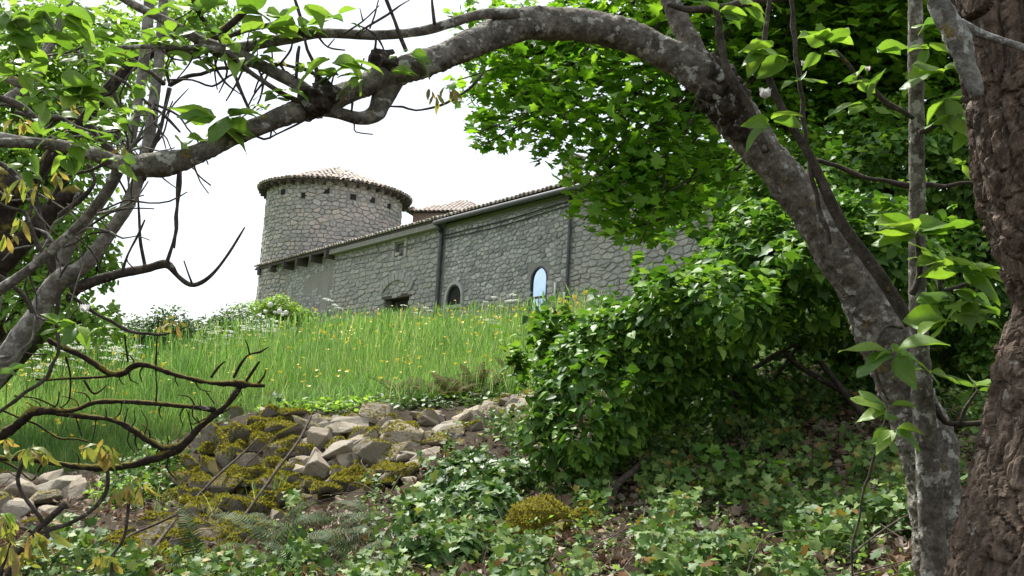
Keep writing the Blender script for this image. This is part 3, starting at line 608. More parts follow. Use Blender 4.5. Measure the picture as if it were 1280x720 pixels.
def branch(tree, name, pts, d, mat, seg=8, step=.03, amp=.14, freq=20., knob=0., fine=0.):
    k_ = {'twig': .75, 'limb': .71, 'branch': .74}.get(name, 1.)*(.62 if tree.name == 'apple_tree.001' and name == 'trunk' else .8 if tree.name == 'ivy_clad_trunk' else 1.)
    pts = [(q[0], q[1], q[2]*k_, *q[3:]) for q in pts]
    if name == 'twig':                               # kinks at the buds
        o_ = [pts[0]]
        for q0, q1 in zip(pts[:-1], pts[1:]):
            L_ = math.hypot(q1[0]-q0[0], q1[1]-q0[1]); n_ = max(1, int(L_/16))
            for i_ in range(1, n_+1):
                t_ = i_/n_; j_ = 0 if i_ == n_ else L_/n_*.13; o_.append((q0[0]+(q1[0]-q0[0])*t_+random.uniform(-j_, j_), q0[1]+(q1[1]-q0[1])*t_+random.uniform(-j_, j_), (q0[2]+(q1[2]-q0[2])*t_)*random.uniform(.82, 1.25), *q1[3:]))
        pts = o_
    V, F = pxtube(pts, d, seg=seg, step=step, amp=amp, freq=freq, knob=knob, fine=fine); return link(name, mesh_np(name, V, F), mat, tree)
def img_dir(a, z=0.):                                # unit vector at image angle a (degrees, 90 = up), z towards the camera
    a = math.radians(a); return nrm(CR*math.cos(a) + CU*math.sin(a) - CF*z)
def cluster(tree, px, py, d, angs, ln, mesh=None, mat=None, name='leaf', up=.9, jit=18, toward=.5):
    """leaves fanning out of one bud"""
    base = P(px, py, d); mesh = mesh or APPLE_ME; mat = mat or ML_APPLE
    for a in angs:
        t = img_dir(a+random.uniform(-jit, jit), random.uniform(-.5, .7)); n = nrm(np.array([0, 0, up]) - CF*random.uniform(-.1, 1)*toward + rng.normal(0, .35, 3))
        R = frames(n[None], t[None])[0]; s_ = ln*d/FPX*random.uniform(.75, 1.15); wd = random.uniform(.85, 1.15)
        p = base + t*.006 + rng.normal(0, .004, 3); R = R*np.array([wd, 1, 1])
        link(name, mesh[random.randrange(len(mesh))], mat, tree, Matrix([[*(R[i]*s_), p[i]] for i in range(3)] + [[0, 0, 0, 1]]))
def blossom(tree, px, py, d, size, tint=None):
    c = P(px, py, d); V0, F0 = grid_leaf(.42, 4, .3, -.45, .02); me = mesh_np('petal', V0, F0); ctr = None
    V, F = tube([[*(c-UPV*size*.35*d/FPX), .0015], [*c, .003], [*(c+UPV*.003), .004]], seg=6, step=.004, amp=0); ctr = link('blossom', mesh_np('blossom', V, tri_fix(V, F)), ML_APPLE, tree)
    for k in range(9):
        a = k*2*math.pi/5+(.6 if k > 4 else 0); t = nrm(CR*math.cos(a)*(.9 if k < 5 else .5) + CF*math.sin(a)*(.9 if k < 5 else .5) + CU*(.45 if k < 5 else 1.)); n = nrm(UPV*.8 - t*.5 - CF*.2)
        R = frames(n[None], t[None])[0]; s_ = size*.62*d/FPX; link('petal', me, MAT_PETAL, ctr, Matrix([[*(R[i]*s_), c[i]] for i in range(3)] + [[0, 0, 0, 1]]))
# ---------------------------------------------------------------- apple tree with the arching limb
b0, _ = ghit(1176, 720); ab = P(1176, 800, 3.1)
ab[2] = float(hh(ab[0], ab[1])[0])
apple = thing('apple_tree', ab, 'grey lichen-spotted apple tree whose limb arches across the view', 'tree')
branch(apple, 'trunk', [(1180, 860, 54), (1176, 740, 37), (1171, 640, 31), (1158, 560, 32), (1116, 446, 30), (1062, 342, 26), (1003, 252, 23), (952, 188, 23), (905, 125, 26), (875, 85, 24)], 3.1, MAT_APPLE, 44, .0055, .2, 22, .14, .07)
branch(apple, 'limb', [(910, 136, 26), (880, 98, 32), (835, 68, 28), (780, 44, 29), (720, 31, 28), (662, 30, 28, 3.0), (605, 48, 26, 2.95), (550, 72, 24, 2.9), (492, 92, 25, 2.85), (440, 112, 19, 2.8), (396, 130, 22, 2.75), (342, 150, 16, 2.7), (290, 171, 17, 2.7), (240, 195, 18, 2.65), (196, 206, 20, 2.65), (150, 205, 15, 2.65), (110, 190, 11, 2.6), (60, 180, 9, 2.6), (-30, 178, 8, 2.55)], 3.05, MAT_APPLE, 36, .0055, .2, 22, .2, .08)
branch(apple, 'limb', [(900, 122, 26), (872, 70, 19), (846, 20, 18), (826, -40, 17), (800, -120, 15)], 3.1, MAT_APPLE, 30, .007, .15, 20, 0., .08)
branch(apple, 'stem', [(1176, 860, 20), (1170, 740, 17), (1161, 600, 15), (1152, 480, 12.5), (1147, 350, 10), (1146, 200, 9.5), (1145, 80, 9), (1143, -60, 8)], 2.8, MAT_APPLE, 24, .007, .14, 30, .1, .07)
branch(apple, 'branch', [(1138, 405, 11), (1100, 345, 11), (1050, 275, 10), (1015, 200, 8), (985, 150, 7), (962, 100, 6), (955, 60, 5), (962, 0, 4), (965, -40, 4)], 2.85, MAT_TWIG, 8, .02)
branch(apple, 'twig', [(1037, 305, 4), (1020, 240, 4), (1008, 180, 4), (1000, 110, 4), (994, 50, 4), (988, -20, 4)], 2.85, MAT_TWIG, 6, .03)
branch(apple, 'twig', [(958, 190, 8), (940, 140, 6), (912, 95, 7), (902, 60, 6), (894, 10, 6), (896, -30, 5)], 2.9, MAT_TWIG, 7, .02)
branch(apple, 'twig', [(1020, 200, 4), (1045, 207, 4), (1090, 224, 4), (1140, 232, 4), (1180, 233, 4), (1222, 228, 3), (1240, 220, 2)], 2.95, MAT_TWIG, 6, .02, .3)
branch(apple, 'twig', [(1142, 148, 4), (1110, 130, 4), (1085, 106, 4), (1060, 80, 3), (1044, 64, 3)], 2.75, MAT_TWIG, 6, .02, .3)
branch(apple, 'twig', [(1150, 166, 5), (1172, 155, 4), (1190, 148, 4), (1205, 130, 2)], 2.75, MAT_TWIG, 6, .02, .3)
branch(apple, 'twig', [(1140, 368, 6), (1149, 345, 5), (1148, 315, 5), (1146, 292, 4)], 2.68, MAT_TWIG, 6, .02)
branch(apple, 'twig', [(1165, 378, 6), (1178, 366, 6), (1195, 360, 5), (1215, 352, 3)], 2.75, MAT_TWIG, 6, .02, .25)
branch(apple, 'twig', [(1176, 366, 4), (1175, 350, 3), (1176, 332, 3)], 2.75, MAT_TWIG, 6, .02)
branch(apple, 'twig', [(1165, 500, 6), (1182, 528, 5), (1205, 530, 5), (1240, 527, 4)], 2.8, MAT_TWIG, 6, .02)
branch(apple, 'twig', [(1200, 530, 3), (1206, 512, 3), (1222, 488, 2)], 2.75, MAT_TWIG, 6, .02)
branch(apple, 'twig', [(1128, 410, 3), (1108, 408, 3), (1098, 425, 3), (1092, 450, 3), (1098, 475, 3), (1110, 500, 2)], 2.75, MAT_TWIG, 6, .015)
branch(apple, 'twig', [(1112, 515, 2), (1096, 560, 2), (1080, 610, 2), (1068, 670, 2), (1066, 730, 2)], 2.7, MAT_TWIG, 6, .03)
branch(apple, 'twig', [(1070, -30, 8), (1000, -8, 7), (940, 2, 6), (890, 10, 6), (860, 12, 5), (835, 5, 4)], 2.95, MAT_TWIG, 8, .02, .2)
branch(apple, 'knot', [(940, 178, 10), (922, 150, 21), (900, 116, 29), (886, 94, 25), (870, 74, 12)], 3.06, MAT_KNOT, 40, .0045, .55, 48)
# upper limb and spurs over the sky
UL = bark = MAT_APPLE
branch(apple, 'branch', [(662, 22, 12, 2.98), (640, 18, 11, 2.95), (600, 18, 9, 2.92), (560, 30, 8, 2.9), (520, 40, 8, 2.88), (470, 44, 8, 2.86), (430, 42, 8, 2.84), (395, 42, 8, 2.83), (360, 48, 10, 2.82), (320, 56, 9, 2.8), (285, 62, 11, 2.78)], 2.9, UL, 10, .012, .2, 25)
branch(apple, 'branch', [(396, 126, 16, 2.75), (375, 108, 12, 2.76), (345, 92, 10, 2.77), (310, 74, 11, 2.78), (275, 62, 13, 2.78), (245, 48, 9, 2.79), (205, 25, 8, 2.8), (160, 2, 7, 2.8), (130, -20, 6, 2.8)], 2.78, UL, 10, .012, .2, 25)
branch(apple, 'branch', [(275, 64, 9), (255, 60, 6), (225, 60, 5), (190, 58, 4), (145, 60, 4)], 2.74, UL, 8, .015, .15)
branch(apple, 'twig', [(278, 52, 5), (262, 35, 5), (248, 15, 4), (238, -10, 4)], 2.76, MAT_TWIG, 6, .02)
branch(apple, 'twig', [(285, 64, 6), (305, 84, 5), (330, 102, 5), (355, 118, 5), (378, 128, 5), (392, 136, 5)], 2.7, MAT_TWIG, 7, .02, .2)
branch(apple, 'twig', [(282, 66, 3), (292, 90, 3), (303, 118, 3), (312, 138, 3)], 2.72, MAT_TWIG, 6, .02)
branch(apple, 'spur', [(488, 100, 18, 2.86), (476, 128, 13, 2.84), (468, 142, 11, 2.82), (450, 148, 8, 2.8), (425, 142, 7, 2.78), (400, 138, 8, 2.76)], 2.8, UL, 10, .01, .2, 30)
branch(apple, 'knot', [(472, 96, 4), (480, 82, 20), (486, 72, 18), (490, 64, 4)], 2.84, MAT_KNOT, 20, .0035, .8, 60)
branch(apple, 'knot', [(380, 150, 5), (386, 138, 17), (394, 128, 21), (404, 112, 16), (408, 100, 4)], 2.73, MAT_KNOT, 20, .0035, .8, 60)
branch(apple, 'twig', [(508, 64, 4), (500, 45, 3.5), (493, 25, 3), (483, 0, 3), (478, -15, 2)], 2.84, MAT_TWIG, 6, .02)
branch(apple, 'twig', [(445, 42, 2), (465, 30, 2), (485, 18, 2), (500, 7, 1.5), (512, 0, 1)], 2.83, MAT_TWIG, 5, .02)
branch(apple, 'twig', [(462, 36, 1.5), (468, 20, 1.5), (473, 0, 1), (476, -10, 1)], 2.83, MAT_TWIG, 5, .02)
branch(apple, 'twig', [(543, 30, 3), (541, 12, 3), (540, 2, 2), (540, -12, 2)], 2.88, MAT_TWIG, 5, .02)
branch(apple, 'twig', [(378, 46, 3), (377, 28, 3), (372, 10, 3), (366, -8, 2)], 2.8, MAT_TWIG, 5, .02)
branch(apple, 'twig', [(396, 108, 5), (397, 92, 4), (392, 78, 3), (384, 62, 3), (381, 48, 2)], 2.74, MAT_TWIG, 6, .02, .25)
branch(apple, 'twig', [(370, 98, 3), (371, 82, 3), (372, 68, 3), (374, 58, 2)], 2.74, MAT_TWIG, 5, .02, .25)
branch(apple, 'twig', [(378, 40, 5), (350, 30, 5), (325, 34, 4), (300, 40, 4), (282, 48, 3)], 2.78, MAT_TWIG, 6, .02, .25)
branch(apple, 'twig', [(412, 105, 3), (385, 88, 3), (350, 80, 3), (310, 82, 3), (270, 86, 3), (235, 95, 4), (212, 106, 4)], 2.95, MAT_TWIG, 6, .02)
branch(apple, 'twig', [(210, 100, 2), (240, 100, 2), (265, 108, 2), (285, 96, 2), (300, 88, 2)], 2.9, MAT_TWIG, 5, .02)
branch(apple, 'twig', [(400, 143, 2), (370, 156, 2), (345, 168, 2), (330, 174, 2), (312, 166, 1.5)], 2.72, MAT_TWIG, 5, .02)
branch(apple, 'twig', [(442, 148, 2), (443, 158, 1.5), (445, 165, 1.2), (466, 168, 1)], 2.78, MAT_TWIG, 5, .02)
branch(apple, 'twig', [(605, 90, 2), (590, 108, 2.5), (570, 122, 2.5), (550, 132, 2), (520, 138, 2), (485, 133, 1.5), (470, 130, 1)], 2.9, MAT_TWIG, 5, .02)
branch(apple, 'twig', [(225, 210, 3), (223, 250, 2.5), (220, 290, 2), (218, 310, 1.5)], 2.64, MAT_TWIG, 5, .02)
NODES = [(240, 195), (290, 171), (342, 150), (396, 130), (440, 112), (360, 48), (320, 56), (395, 42), (430, 42), (470, 44), (375, 108), (345, 92), (310, 74), (275, 62), (245, 48), (330, 102), (305, 84), (270, 86), (310, 82), (350, 80), (385, 88), (212, 106), (225, 60)]
for q in range(40):                                   # many fine twigs growing from the limbs
    x0, y0 = random.choice(NODES); a = random.choice([80, 100, 250, 280])+random.uniform(-50, 50); L = random.uniform(22, 58)
    x1, y1 = x0+L*.5*math.cos(math.radians(a)), y0-L*.5*math.sin(math.radians(a)); a += random.uniform(-45, 45); x2, y2 = x1+L*.5*math.cos(math.radians(a)), y1-L*.5*math.sin(math.radians(a))
    branch(apple, 'twig', [(x0, y0, 2.2), (x1, y1, 1.7), (x2, y2, 1.1)], 2.78, MAT_TWIG, 5, .015, .3, 60)
    if q % 2: branch(apple, 'twig', [(x1, y1, 1.5), (x1+.3*L*math.cos(math.radians(a+60)), y1-.3*L*math.sin(math.radians(a+60)), .9)], 2.78, MAT_TWIG, 5, .015, .3, 60)
# leaf clusters on the arching tree (px, py, depth, image angles, leaf length px)
AC = [(958, 62, 2.8, (95, 160, 215, 250), 40), (965, 150, 2.75, (200, 240, 20, 60), 42), (1036, 52, 2.7, (115, 65, 155, 190, 15), 42), (1030, 66, 2.7, (225, 300), 26),
 (1072, 100, 2.7, (190, 60, 330, 250), 24), (1085, 130, 2.7, (180, 195, 110, 320), 40), (1000, 100, 2.8, (170, 40, 110), 34), (1180, 90, 2.65, (170, 190, 205, 60), 58), (1160, 60, 2.7, (100, 60, 190, 250), 32),
 (1185, 120, 2.7, (220, 280, 330, 250), 44), (1195, 145, 2.7, (20, 330, 200, 300, 60), 40), (1170, 30, 2.7, (70, 120, 200), 34), (1212, 165, 2.7, (300, 250, 200), 34),
 (1146, 292, 2.62, (165, 180, 200, 215, 30, 50, 15), 58), (1176, 330, 2.65, (70, 110, 20, 160, 250, 320), 46), (1205, 340, 2.65, (55, 30, 110, 330, 200), 48), (1190, 365, 2.68, (350, 20, 230, 320, 190), 46), (1215, 375, 2.65, (250, 290, 330, 210), 46),
 (1120, 440, 2.62, (195, 185, 100, 20, 5, 320, 170), 56), (1112, 512, 2.65, (170, 115, 60, 200, 210), 38), (1120, 535, 2.65, (235, 195, 70, 300), 38), (1160, 465, 2.66, (120, 20, 350), 36), (1222, 488, 2.7, (150, 80, 100, 55, 25), 40), (1185, 400, 2.66, (200, 170, 240, 40), 46), (1210, 400, 2.66, (10, 60, 300), 40),
 (900, 15, 2.85, (340, 20, 60, 200), 30), (930, 6, 2.8, (20, 60, 340), 34), (1095, 65, 2.7, (350, 10), 34), (1200, 205, 2.75, (200, 250, 300), 26), (985, 75, 2.8, (180, 200), 40)]
for c in AC: cluster(apple, c[0], c[1], c[2], c[3], c[4])
AL = [(375, 35, 2.75, (30, 60, 150, 190, 340), 40), (345, 45, 2.75, (170, 100, 200, 20), 38), (300, 70, 2.72, (200, 150, 260), 34), (415, 78, 2.7, (10, 350, 190, 30), 48), (440, 80, 2.72, (20, 340, 200), 40), (325, 65, 2.74, (250, 290, 330), 30), (360, 110, 2.68, (20, 350, 170), 30), (345, 120, 2.68, (230, 300, 150, 20), 24),
 (270, 150, 2.66, (170, 195, 120, 300, 335), 48), (285, 145, 2.66, (15, 340, 60, 240), 44), (228, 175, 2.64, (270, 250, 20), 40), (255, 10, 2.75, (20, 60, 120, 160, 200), 40), (290, 5, 2.75, (30, 350, 160, 200), 40), (330, 15, 2.74, (20, 340, 170, 200), 40), (380, 8, 2.76, (330, 20, 200), 38), (420, 20, 2.78, (200, 160, 20), 30), (510, 68, 2.8, (10, 150, 350), 30), (488, 90, 2.78, (320, 350), 30), (450, 95, 2.72, (200, 240, 170), 34), (215, 45, 2.72, (40, 100, 180, 250, 300), 34), (240, 75, 2.72, (60, 330, 200), 30), (425, 95, 2.72, (160, 190, 230), 30)]
for c in AL: cluster(apple, c[0], c[1], c[2], c[3], c[4])
blossom(apple, 956, 124, 2.72, 24); blossom(apple, 1005, 84, 2.75, 14); blossom(apple, 1084, 90, 2.7, 12)
# ---------------------------------------------------------------- old trunk with flaky bark
TB = [(1352, 1010, 190), (1340, 860, 155), (1330, 720, 122), (1345, 610, 108), (1365, 520, 104), (1374, 440, 100), (1374, 370, 88), (1356, 290, 92), (1332, 200, 94), (1320, 100, 94), (1310, 0, 94), (1290, -120, 104), (1280, -260, 95)]
pr = np.array([[*P(x, y, 2.35), r*2.35/FPX] for x, y, r in TB]); q = catmull(pr, .0052); cc, rr = q[:, :3], q[:, 3]
seg = 230; th = np.linspace(0, 2*math.pi, seg, endpoint=False); T = nrm(np.gradient(cc, axis=0)); N = nrm(np.cross(T, np.array([0, 1., 0]))); B = np.cross(T, N)
D = N[:, None]*np.cos(th)[None, :, None] + B[:, None]*np.sin(th)[None, :, None]; V = cc[:, None] + D*rr[:, None, None]
wp_ = V*np.array([21, 21, 4.6]); wp_ = wp_ + .75*np.stack([vn(V*13+5), vn(V*13+9), vn(V*13+2)], -1); f1, f2, idv = worley(wp_)
crk = np.clip((f2-f1)/.16, 0, 1)**.7; dsp = .012*crk + .013*idv + .010*fbm(V*5, 2) + .003*fbm(V*70, 2)
wp2 = V*np.array([44, 44, 15]) + .5*np.stack([vn(V*30), vn(V*30+7), vn(V*30+3)], -1); g1, g2, gid = worley(wp2); dsp += .0055*np.clip((g2-g1)/.2, 0, 1)*(.3+gid) + .0045*gid
V = (V + D*dsp[..., None]).reshape(-1, 3); n_ = len(cc); i = np.arange(n_-1)[:, None]*seg; j = np.arange(seg)[None]; j2 = (j+1) % seg
F = np.stack([i+j, i+j2, i+seg+j2, i+seg+j], -1).reshape(-1, 4)
pb = pr[0, :3].copy(); pear = thing('old_pear_tree', pb, 'thick trunk with flaking reddish brown bark beside the apple tree', 'tree')
link('trunk', mesh_np('trunk', V, F, False), MAT_PEAR, pear)
st = branch(pear, 'broken_branch', [(1150, -60, 15), (1172, 0, 14), (1190, 35, 14), (1203, 60, 15), (1210, 85, 12), (1218, 108, 11), (1222, 120, 7)], 2.05, MAT_LICHEN, 12, .006, .35, 45)
branch(pear, 'branch', [(1200, 30, 10), (1225, 42, 7), (1255, 52, 6), (1300, 66, 6), (1340, 80, 6)], 2.05, MAT_LICHEN, 10, .01, .2, 40)
# ---------------------------------------------------------------- second apple tree at the other side
lb = P(-110, 700, 3.4); lb[2] = float(hh(lb[0], lb[1])[0])
left = thing('apple_tree', lb, 'pale many-stemmed apple tree with low mossy dead branches', 'tree')
LB = MAT_APPLE_L
branch(left, 'trunk', [(-150, 760, 34), (-90, 640, 30), (-30, 510, 24), (10, 445, 22), (45, 395, 20), (72, 352, 20), (105, 332, 15), (138, 290, 13), (162, 250, 13), (182, 195, 12), (192, 130, 11), (200, 60, 10), (206, -30, 9)], 3.4, LB, 28, .008, .18, 20, .1, .06)
branch(left, 'branch', [(72, 356, 16), (78, 325, 13), (92, 295, 11), (115, 268, 9), (138, 235, 8), (160, 190, 7), (172, 130, 8), (182, 60, 9), (188, -30, 8)], 3.45, LB, 10, .02, .12)
branch(left, 'branch', [(-40, 390, 10), (0, 362, 9), (35, 338, 8), (70, 308, 8), (108, 272, 8), (138, 232, 9), (150, 205, 10)], 2.9, MAT_APPLE, 10, .018, .15)
branch(left, 'branch', [(90, 362, 12), (118, 352, 9), (150, 342, 8), (182, 336, 7), (208, 330, 7), (222, 345, 4), (238, 356, 4), (252, 353, 4), (268, 340, 3), (285, 318, 2.5), (300, 294, 2), (306, 284, 1.2)], 3.4, MAT_TWIG, 8, .015, .2, 30)
for t in ([(208, 330, 4), (216, 305, 3), (221, 270, 3), (222, 230, 2.5), (224, 205, 2)], [(182, 336, 3), (176, 305, 2.5), (174, 270, 2), (173, 230, 1.5)], [(152, 342, 3), (160, 318, 2), (172, 295, 2), (181, 275, 1.5)], [(240, 354, 2), (234, 338, 1.5), (230, 326, 1)],
          [(170, 338, 1.5), (160, 328, 1.2), (158, 320, 1)], [(85, 367, 3), (110, 385, 3), (140, 402, 3), (170, 416, 2.5), (205, 418, 2), (235, 408, 1)], [(72, 350, 4), (70, 400, 3), (73, 440, 3), (60, 470, 3), (20, 500, 3), (-20, 530, 3)],
          [(20, 140, 3), (60, 148, 4), (100, 148, 5), (120, 165, 6), (135, 185, 7), (150, 200, 8)], [(-20, 75, 7), (30, 105, 8), (55, 70, 6), (70, 45, 5), (80, 10, 5)], [(-20, 120, 5), (10, 125, 6), (35, 140, 6), (55, 165, 5), (80, 190, 4)], [(60, 45, 3), (110, 78, 3), (140, 95, 3), (170, 115, 2.5), (200, 140, 2.5), (225, 165, 2)],
          [(-10, 200, 4), (20, 220, 5), (45, 250, 5), (60, 300, 5), (68, 345, 6)], [(-10, 250, 3), (30, 265, 3), (50, 310, 3), (65, 340, 3)], [(40, 240, 3), (35, 280, 3), (45, 305, 3), (60, 330, 3)], [(0, 170, 8), (30, 176, 9), (70, 182, 9), (110, 190, 8)],
          [(140, 95, 3), (142, 115, 3), (150, 138, 3), (165, 170, 3)], [(110, 205, 4), (118, 228, 4), (100, 250, 5), (75, 270, 5)], [(60, 255, 4), (80, 225, 3), (130, 205, 3)], [(-10, 340, 5), (25, 365, 4), (40, 390, 4)], [(150, 60, 4), (165, 75, 4), (190, 92, 4), (205, 105, 4)], [(212, 110, 4), (205, 140, 3), (195, 175, 4), (180, 225, 4)]):
    branch(left, 'branch' if t[0][2] > 4 else 'twig', t, random.uniform(2.9, 3.5), MAT_TWIG if t[0][2] < 7 else LB, 7, .02, .2)
for q in range(80):                                   # tangle of fine twigs
    x0, y0 = random.choice([(10, 445), (45, 395), (72, 352), (105, 332), (138, 290), (162, 250), (182, 195), (192, 130), (200, 60), (92, 295), (115, 268), (160, 190), (172, 130), (0, 362), (35, 338), (70, 308), (20, 220), (45, 250), (60, 300), (30, 105), (55, 70), (35, 140), (55, 165), (100, 148), (120, 165)]); a = random.uniform(0, 360); L = random.uniform(40, 110); p = [(x0, y0, 2.2)]
    for k in range(3):
        x0 += L/3*math.cos(math.radians(a)); y0 -= L/3*math.sin(math.radians(a)); a += random.uniform(-40, 40); p.append((x0, y0, 1.8-.4*k))
    branch(left, 'twig', p, random.uniform(3.1, 3.5), random.choice([MAT_TWIG, LB]), 5, .03, .2)
DB = [[(60, 425, 5), (78, 434, 6), (105, 446, 6), (125, 459, 7), (140, 467, 7), (154, 466, 7), (170, 456, 7), (190, 458, 6), (215, 467, 5), (245, 475, 5), (270, 479, 5), (300, 480, 8), (330, 482, 4)],
 [(-40, 570, 12), (0, 545, 11), (22, 530, 10), (42, 514, 10), (62, 514, 9), (90, 513, 6), (120, 503, 5), (160, 502, 5), (200, 505, 5), (235, 508, 5), (268, 512, 6)],
 [(50, 514, 8), (100, 520, 6), (140, 525, 5), (165, 537, 7), (185, 550, 7), (205, 560, 8), (225, 560, 7)],
 [(302, 480, 5), (286, 503, 6), (266, 520, 7), (246, 538, 7), (226, 558, 8), (200, 570, 8), (165, 581, 8), (130, 585, 7), (90, 582, 6), (40, 575, 5), (-30, 570, 6)]]
for t in DB: branch(left, 'dead_branch', [(a, b, r*.58) for a, b, r in t], 3.6, MAT_DEAD, 10, .007, .5, 55, .5)
DT = [[(292, 472, 3), (303, 452, 2.5), (312, 443, 2), (325, 440, 2), (335, 434, 1.2)], [(312, 443, 2), (309, 430, 1.2), (306, 424, 1)], [(264, 472, 3), (272, 460, 2.5), (281, 452, 1.5)], [(308, 476, 3), (316, 464, 2.5), (324, 452, 2)], [(322, 480, 3), (330, 470, 2), (332, 462, 1.5)],
 [(268, 505, 1.5), (258, 490, 1.2), (255, 487, 1)], [(262, 520, 1.5), (240, 530, 1.2), (236, 512, 1)], [(195, 503, 2), (195, 470, 1.5), (196, 430, 1.5), (198, 400, 1.2)], [(160, 452, 2), (157, 430, 2), (156, 418, 1.5)], [(0, 512, 2), (45, 530, 2), (75, 548, 2), (110, 552, 1.5)], [(18, 495, 2), (45, 498, 2), (68, 508, 2)],
 [(45, 474, 3), (85, 473, 3), (115, 472, 3), (140, 470, 2)], [(105, 475, 2), (118, 492, 2), (135, 480, 1)], [(240, 538, 1.5), (236, 520, 1.2), (233, 512, 1)], [(180, 545, 1.5), (184, 528, 1.2), (176, 512, 1)], [(155, 530, 1.5), (160, 510, 1.2)], [(120, 525, 1.5), (118, 540, 1.2), (112, 560, 1)], [(95, 522, 1.5), (102, 545, 1.2)], [(270, 520, 1.5), (285, 512, 1.2), (288, 508, .8)], [(250, 512, 1.5), (251, 500, 1)],
 [(82, 446, 2), (88, 470, 2), (86, 500, 1.5), (75, 510, 1.5)], [(0, 575, 3), (40, 600, 2), (60, 573, 2)]]
for t in DT: branch(left, 'twig', [(a, b, r*.9) for a, b, r in t], 3.6, MAT_DEAD, 6, .012, .3, 40)
for q in range(34):
    t = random.choice(DB); k = random.randrange(1, len(t)-1); x0, y0 = t[k][0]+random.uniform(-12, 12), t[k][1]; a = random.choice([90, 270, 60, 120, 250])+random.uniform(-30, 30); L = random.uniform(12, 34)
    branch(left, 'twig', [(x0, y0, 1.5), (x0+.5*L*math.cos(math.radians(a)), y0-.5*L*math.sin(math.radians(a)), 1.2), (x0+L*math.cos(math.radians(a+25)), y0-L*math.sin(math.radians(a+25)), .8)], 3.6, MAT_DEAD, 5, .012, .3, 40)
LC = [(40, 15, 2.3, (150, 200, 250, 300, 20, 330, 90), 46), (15, 45, 2.3, (30, 350, 300, 120), 50), (75, 20, 2.3, (330, 300, 350, 30, 180), 52), (60, 40, 2.3, (200, 240, 280, 320), 46), (100, 10, 2.35, (20, 60, 120, 180, 250), 40), (120, 25, 2.4, (0, 180, 330, 20), 40), (150, 30, 2.4, (350, 20, 300, 200), 34), (160, 45, 2.4, (190, 340, 240, 60), 30), (110, 45, 2.4, (10, 200, 250, 310), 36),
 (130, 75, 2.4, (350, 20, 200, 300, 150), 38), (105, 70, 2.4, (200, 340, 20, 270), 34), (150, 78, 2.4, (10, 340, 180), 40), (60, 110, 2.3, (160, 170, 20, 60, 340), 40), (80, 115, 2.3, (30, 10, 350, 200, 60), 52), (100, 120, 2.3, (20, 40, 0, 320, 280), 46), (55, 125, 2.3, (200, 250, 300), 40), (80, 165, 2.4, (40, 80, 150, 200, 20, 100), 40), (95, 180, 2.4, (60, 30, 120, 260, 300), 38), (120, 155, 2.4, (350, 20, 300), 32), (20, 85, 2.3, (200, 100, 340), 40), (0, 20, 2.3, (340, 20, 300), 46), (5, 55, 2.3, (330, 20, 280), 44), (85, 195, 2.4, (250, 290, 320), 36), (70, 75, 2.4, (180, 220, 20), 36), (30, 60, 2.35, (230, 290, 20, 180), 44), (200, 12, 2.4, (60, 0, 120, 200), 34),
 (95, 405, 2.5, (200, 180, 250, 280, 320), 34), (75, 408, 2.5, (150, 200, 240), 30), (130, 410, 2.5, (160, 20), 26), (-2, 465, 2.2, (350, 320), 30), (0, 640, 2.2, (350, 30), 26)]
for c in LC: cluster(left, c[0], c[1], c[2], c[3], c[4]*.88)
for q in range(30): cluster(left, random.uniform(0, 205), random.uniform(0, 215), random.uniform(2.5, 3.3), [random.uniform(0, 360) for _ in range(4)], random.uniform(20, 30))
for q in range(16):
    x0, y0 = random.choice(NODES); cluster(apple, x0+random.uniform(-14, 14), y0-random.uniform(0, 16), 2.74, [random.uniform(0, 200) for _ in range(3)], random.uniform(15, 24))
blossom(left, 106, 391, 2.5, 18)
# rough dark stump and climber at the picture's edge
sb_ = P(-60, 720, 4.6); sb_[2] = float(hh(sb_[0], sb_[1])[0])
stump = thing('ivy_clad_trunk', sb_, 'rough dark leaning trunk wrapped in bare climber stems', 'tree')
branch(stump, 'trunk', [(-110, 760, 50), (-60, 560, 44), (-35, 420, 36), (-18, 330, 34), (-6, 270, 32), (8, 240, 22), (2, 215, 12)], 4.6, MAT_DEAD, 18, .03, .45, 9)
branch(stump, 'branch', [(0, 330, 24), (40, 290, 20), (70, 258, 18), (92, 244, 20), (98, 250, 10)], 4.5, MAT_DEAD, 12, .02, .4, 12)
branch(stump, 'branch', [(20, 250, 18), (70, 190, 15), (120, 130, 13), (160, 85, 12), (200, 60, 14), (240, 66, 12), (262, 50, 9), (300, 20, 8), (340, -30, 7)], 4.6, MAT_DEAD, 12, .02, .3, 12)
branch(stump, 'branch', [(5, 130, 14), (40, 100, 12), (60, 60, 11), (75, 30, 10), (100, -30, 9)], 4.4, LB, 10, .02, .2)
# ---------------------------------------------------------------- maple
def sub_sample(fn, n):
    out = []; 
    while sum(len(o) for o in out) < n: out.append(fn())
    return np.concatenate(out)[:n]
mpos = P(1120, 430, 12.5); mpos[2] = float(hh(mpos[0], mpos[1])[0])
maple = thing('maple_tree', mpos, 'big leafy maple hanging bright green boughs over the house wall', 'tree')
MTOP = P(1080, 60, 12.0)
V, F = tube([[*mpos, .28], [*(mpos*.6+MTOP*.4+np.array([.1, 0, 0])), .22], [*MTOP, .17], [*(MTOP+np.array([.2, .1, 2.2])), .10]], seg=14, step=.12, amp=.1, freq=6); link('trunk', mesh_np('trunk', V, tri_fix(V, F)), MAT_TWIG, maple)
MPOLY = [(560, -40), (552, 30), (585, 60), (566, 95), (560, 118), (596, 150), (586, 185), (604, 192), (640, 178), (668, 205), (700, 224), (712, 262), (745, 285), (775, 300), (800, 318), (835, 296), (870, 270), (930, 240), (1000, 190), (1100, 170), (1290, 160), (1500, 150), (1500, -1000), (960, -1000), (820, -420), (720, -150), (600, -60)]
MPOLY_ = np.array(MPOLY)
tg = []
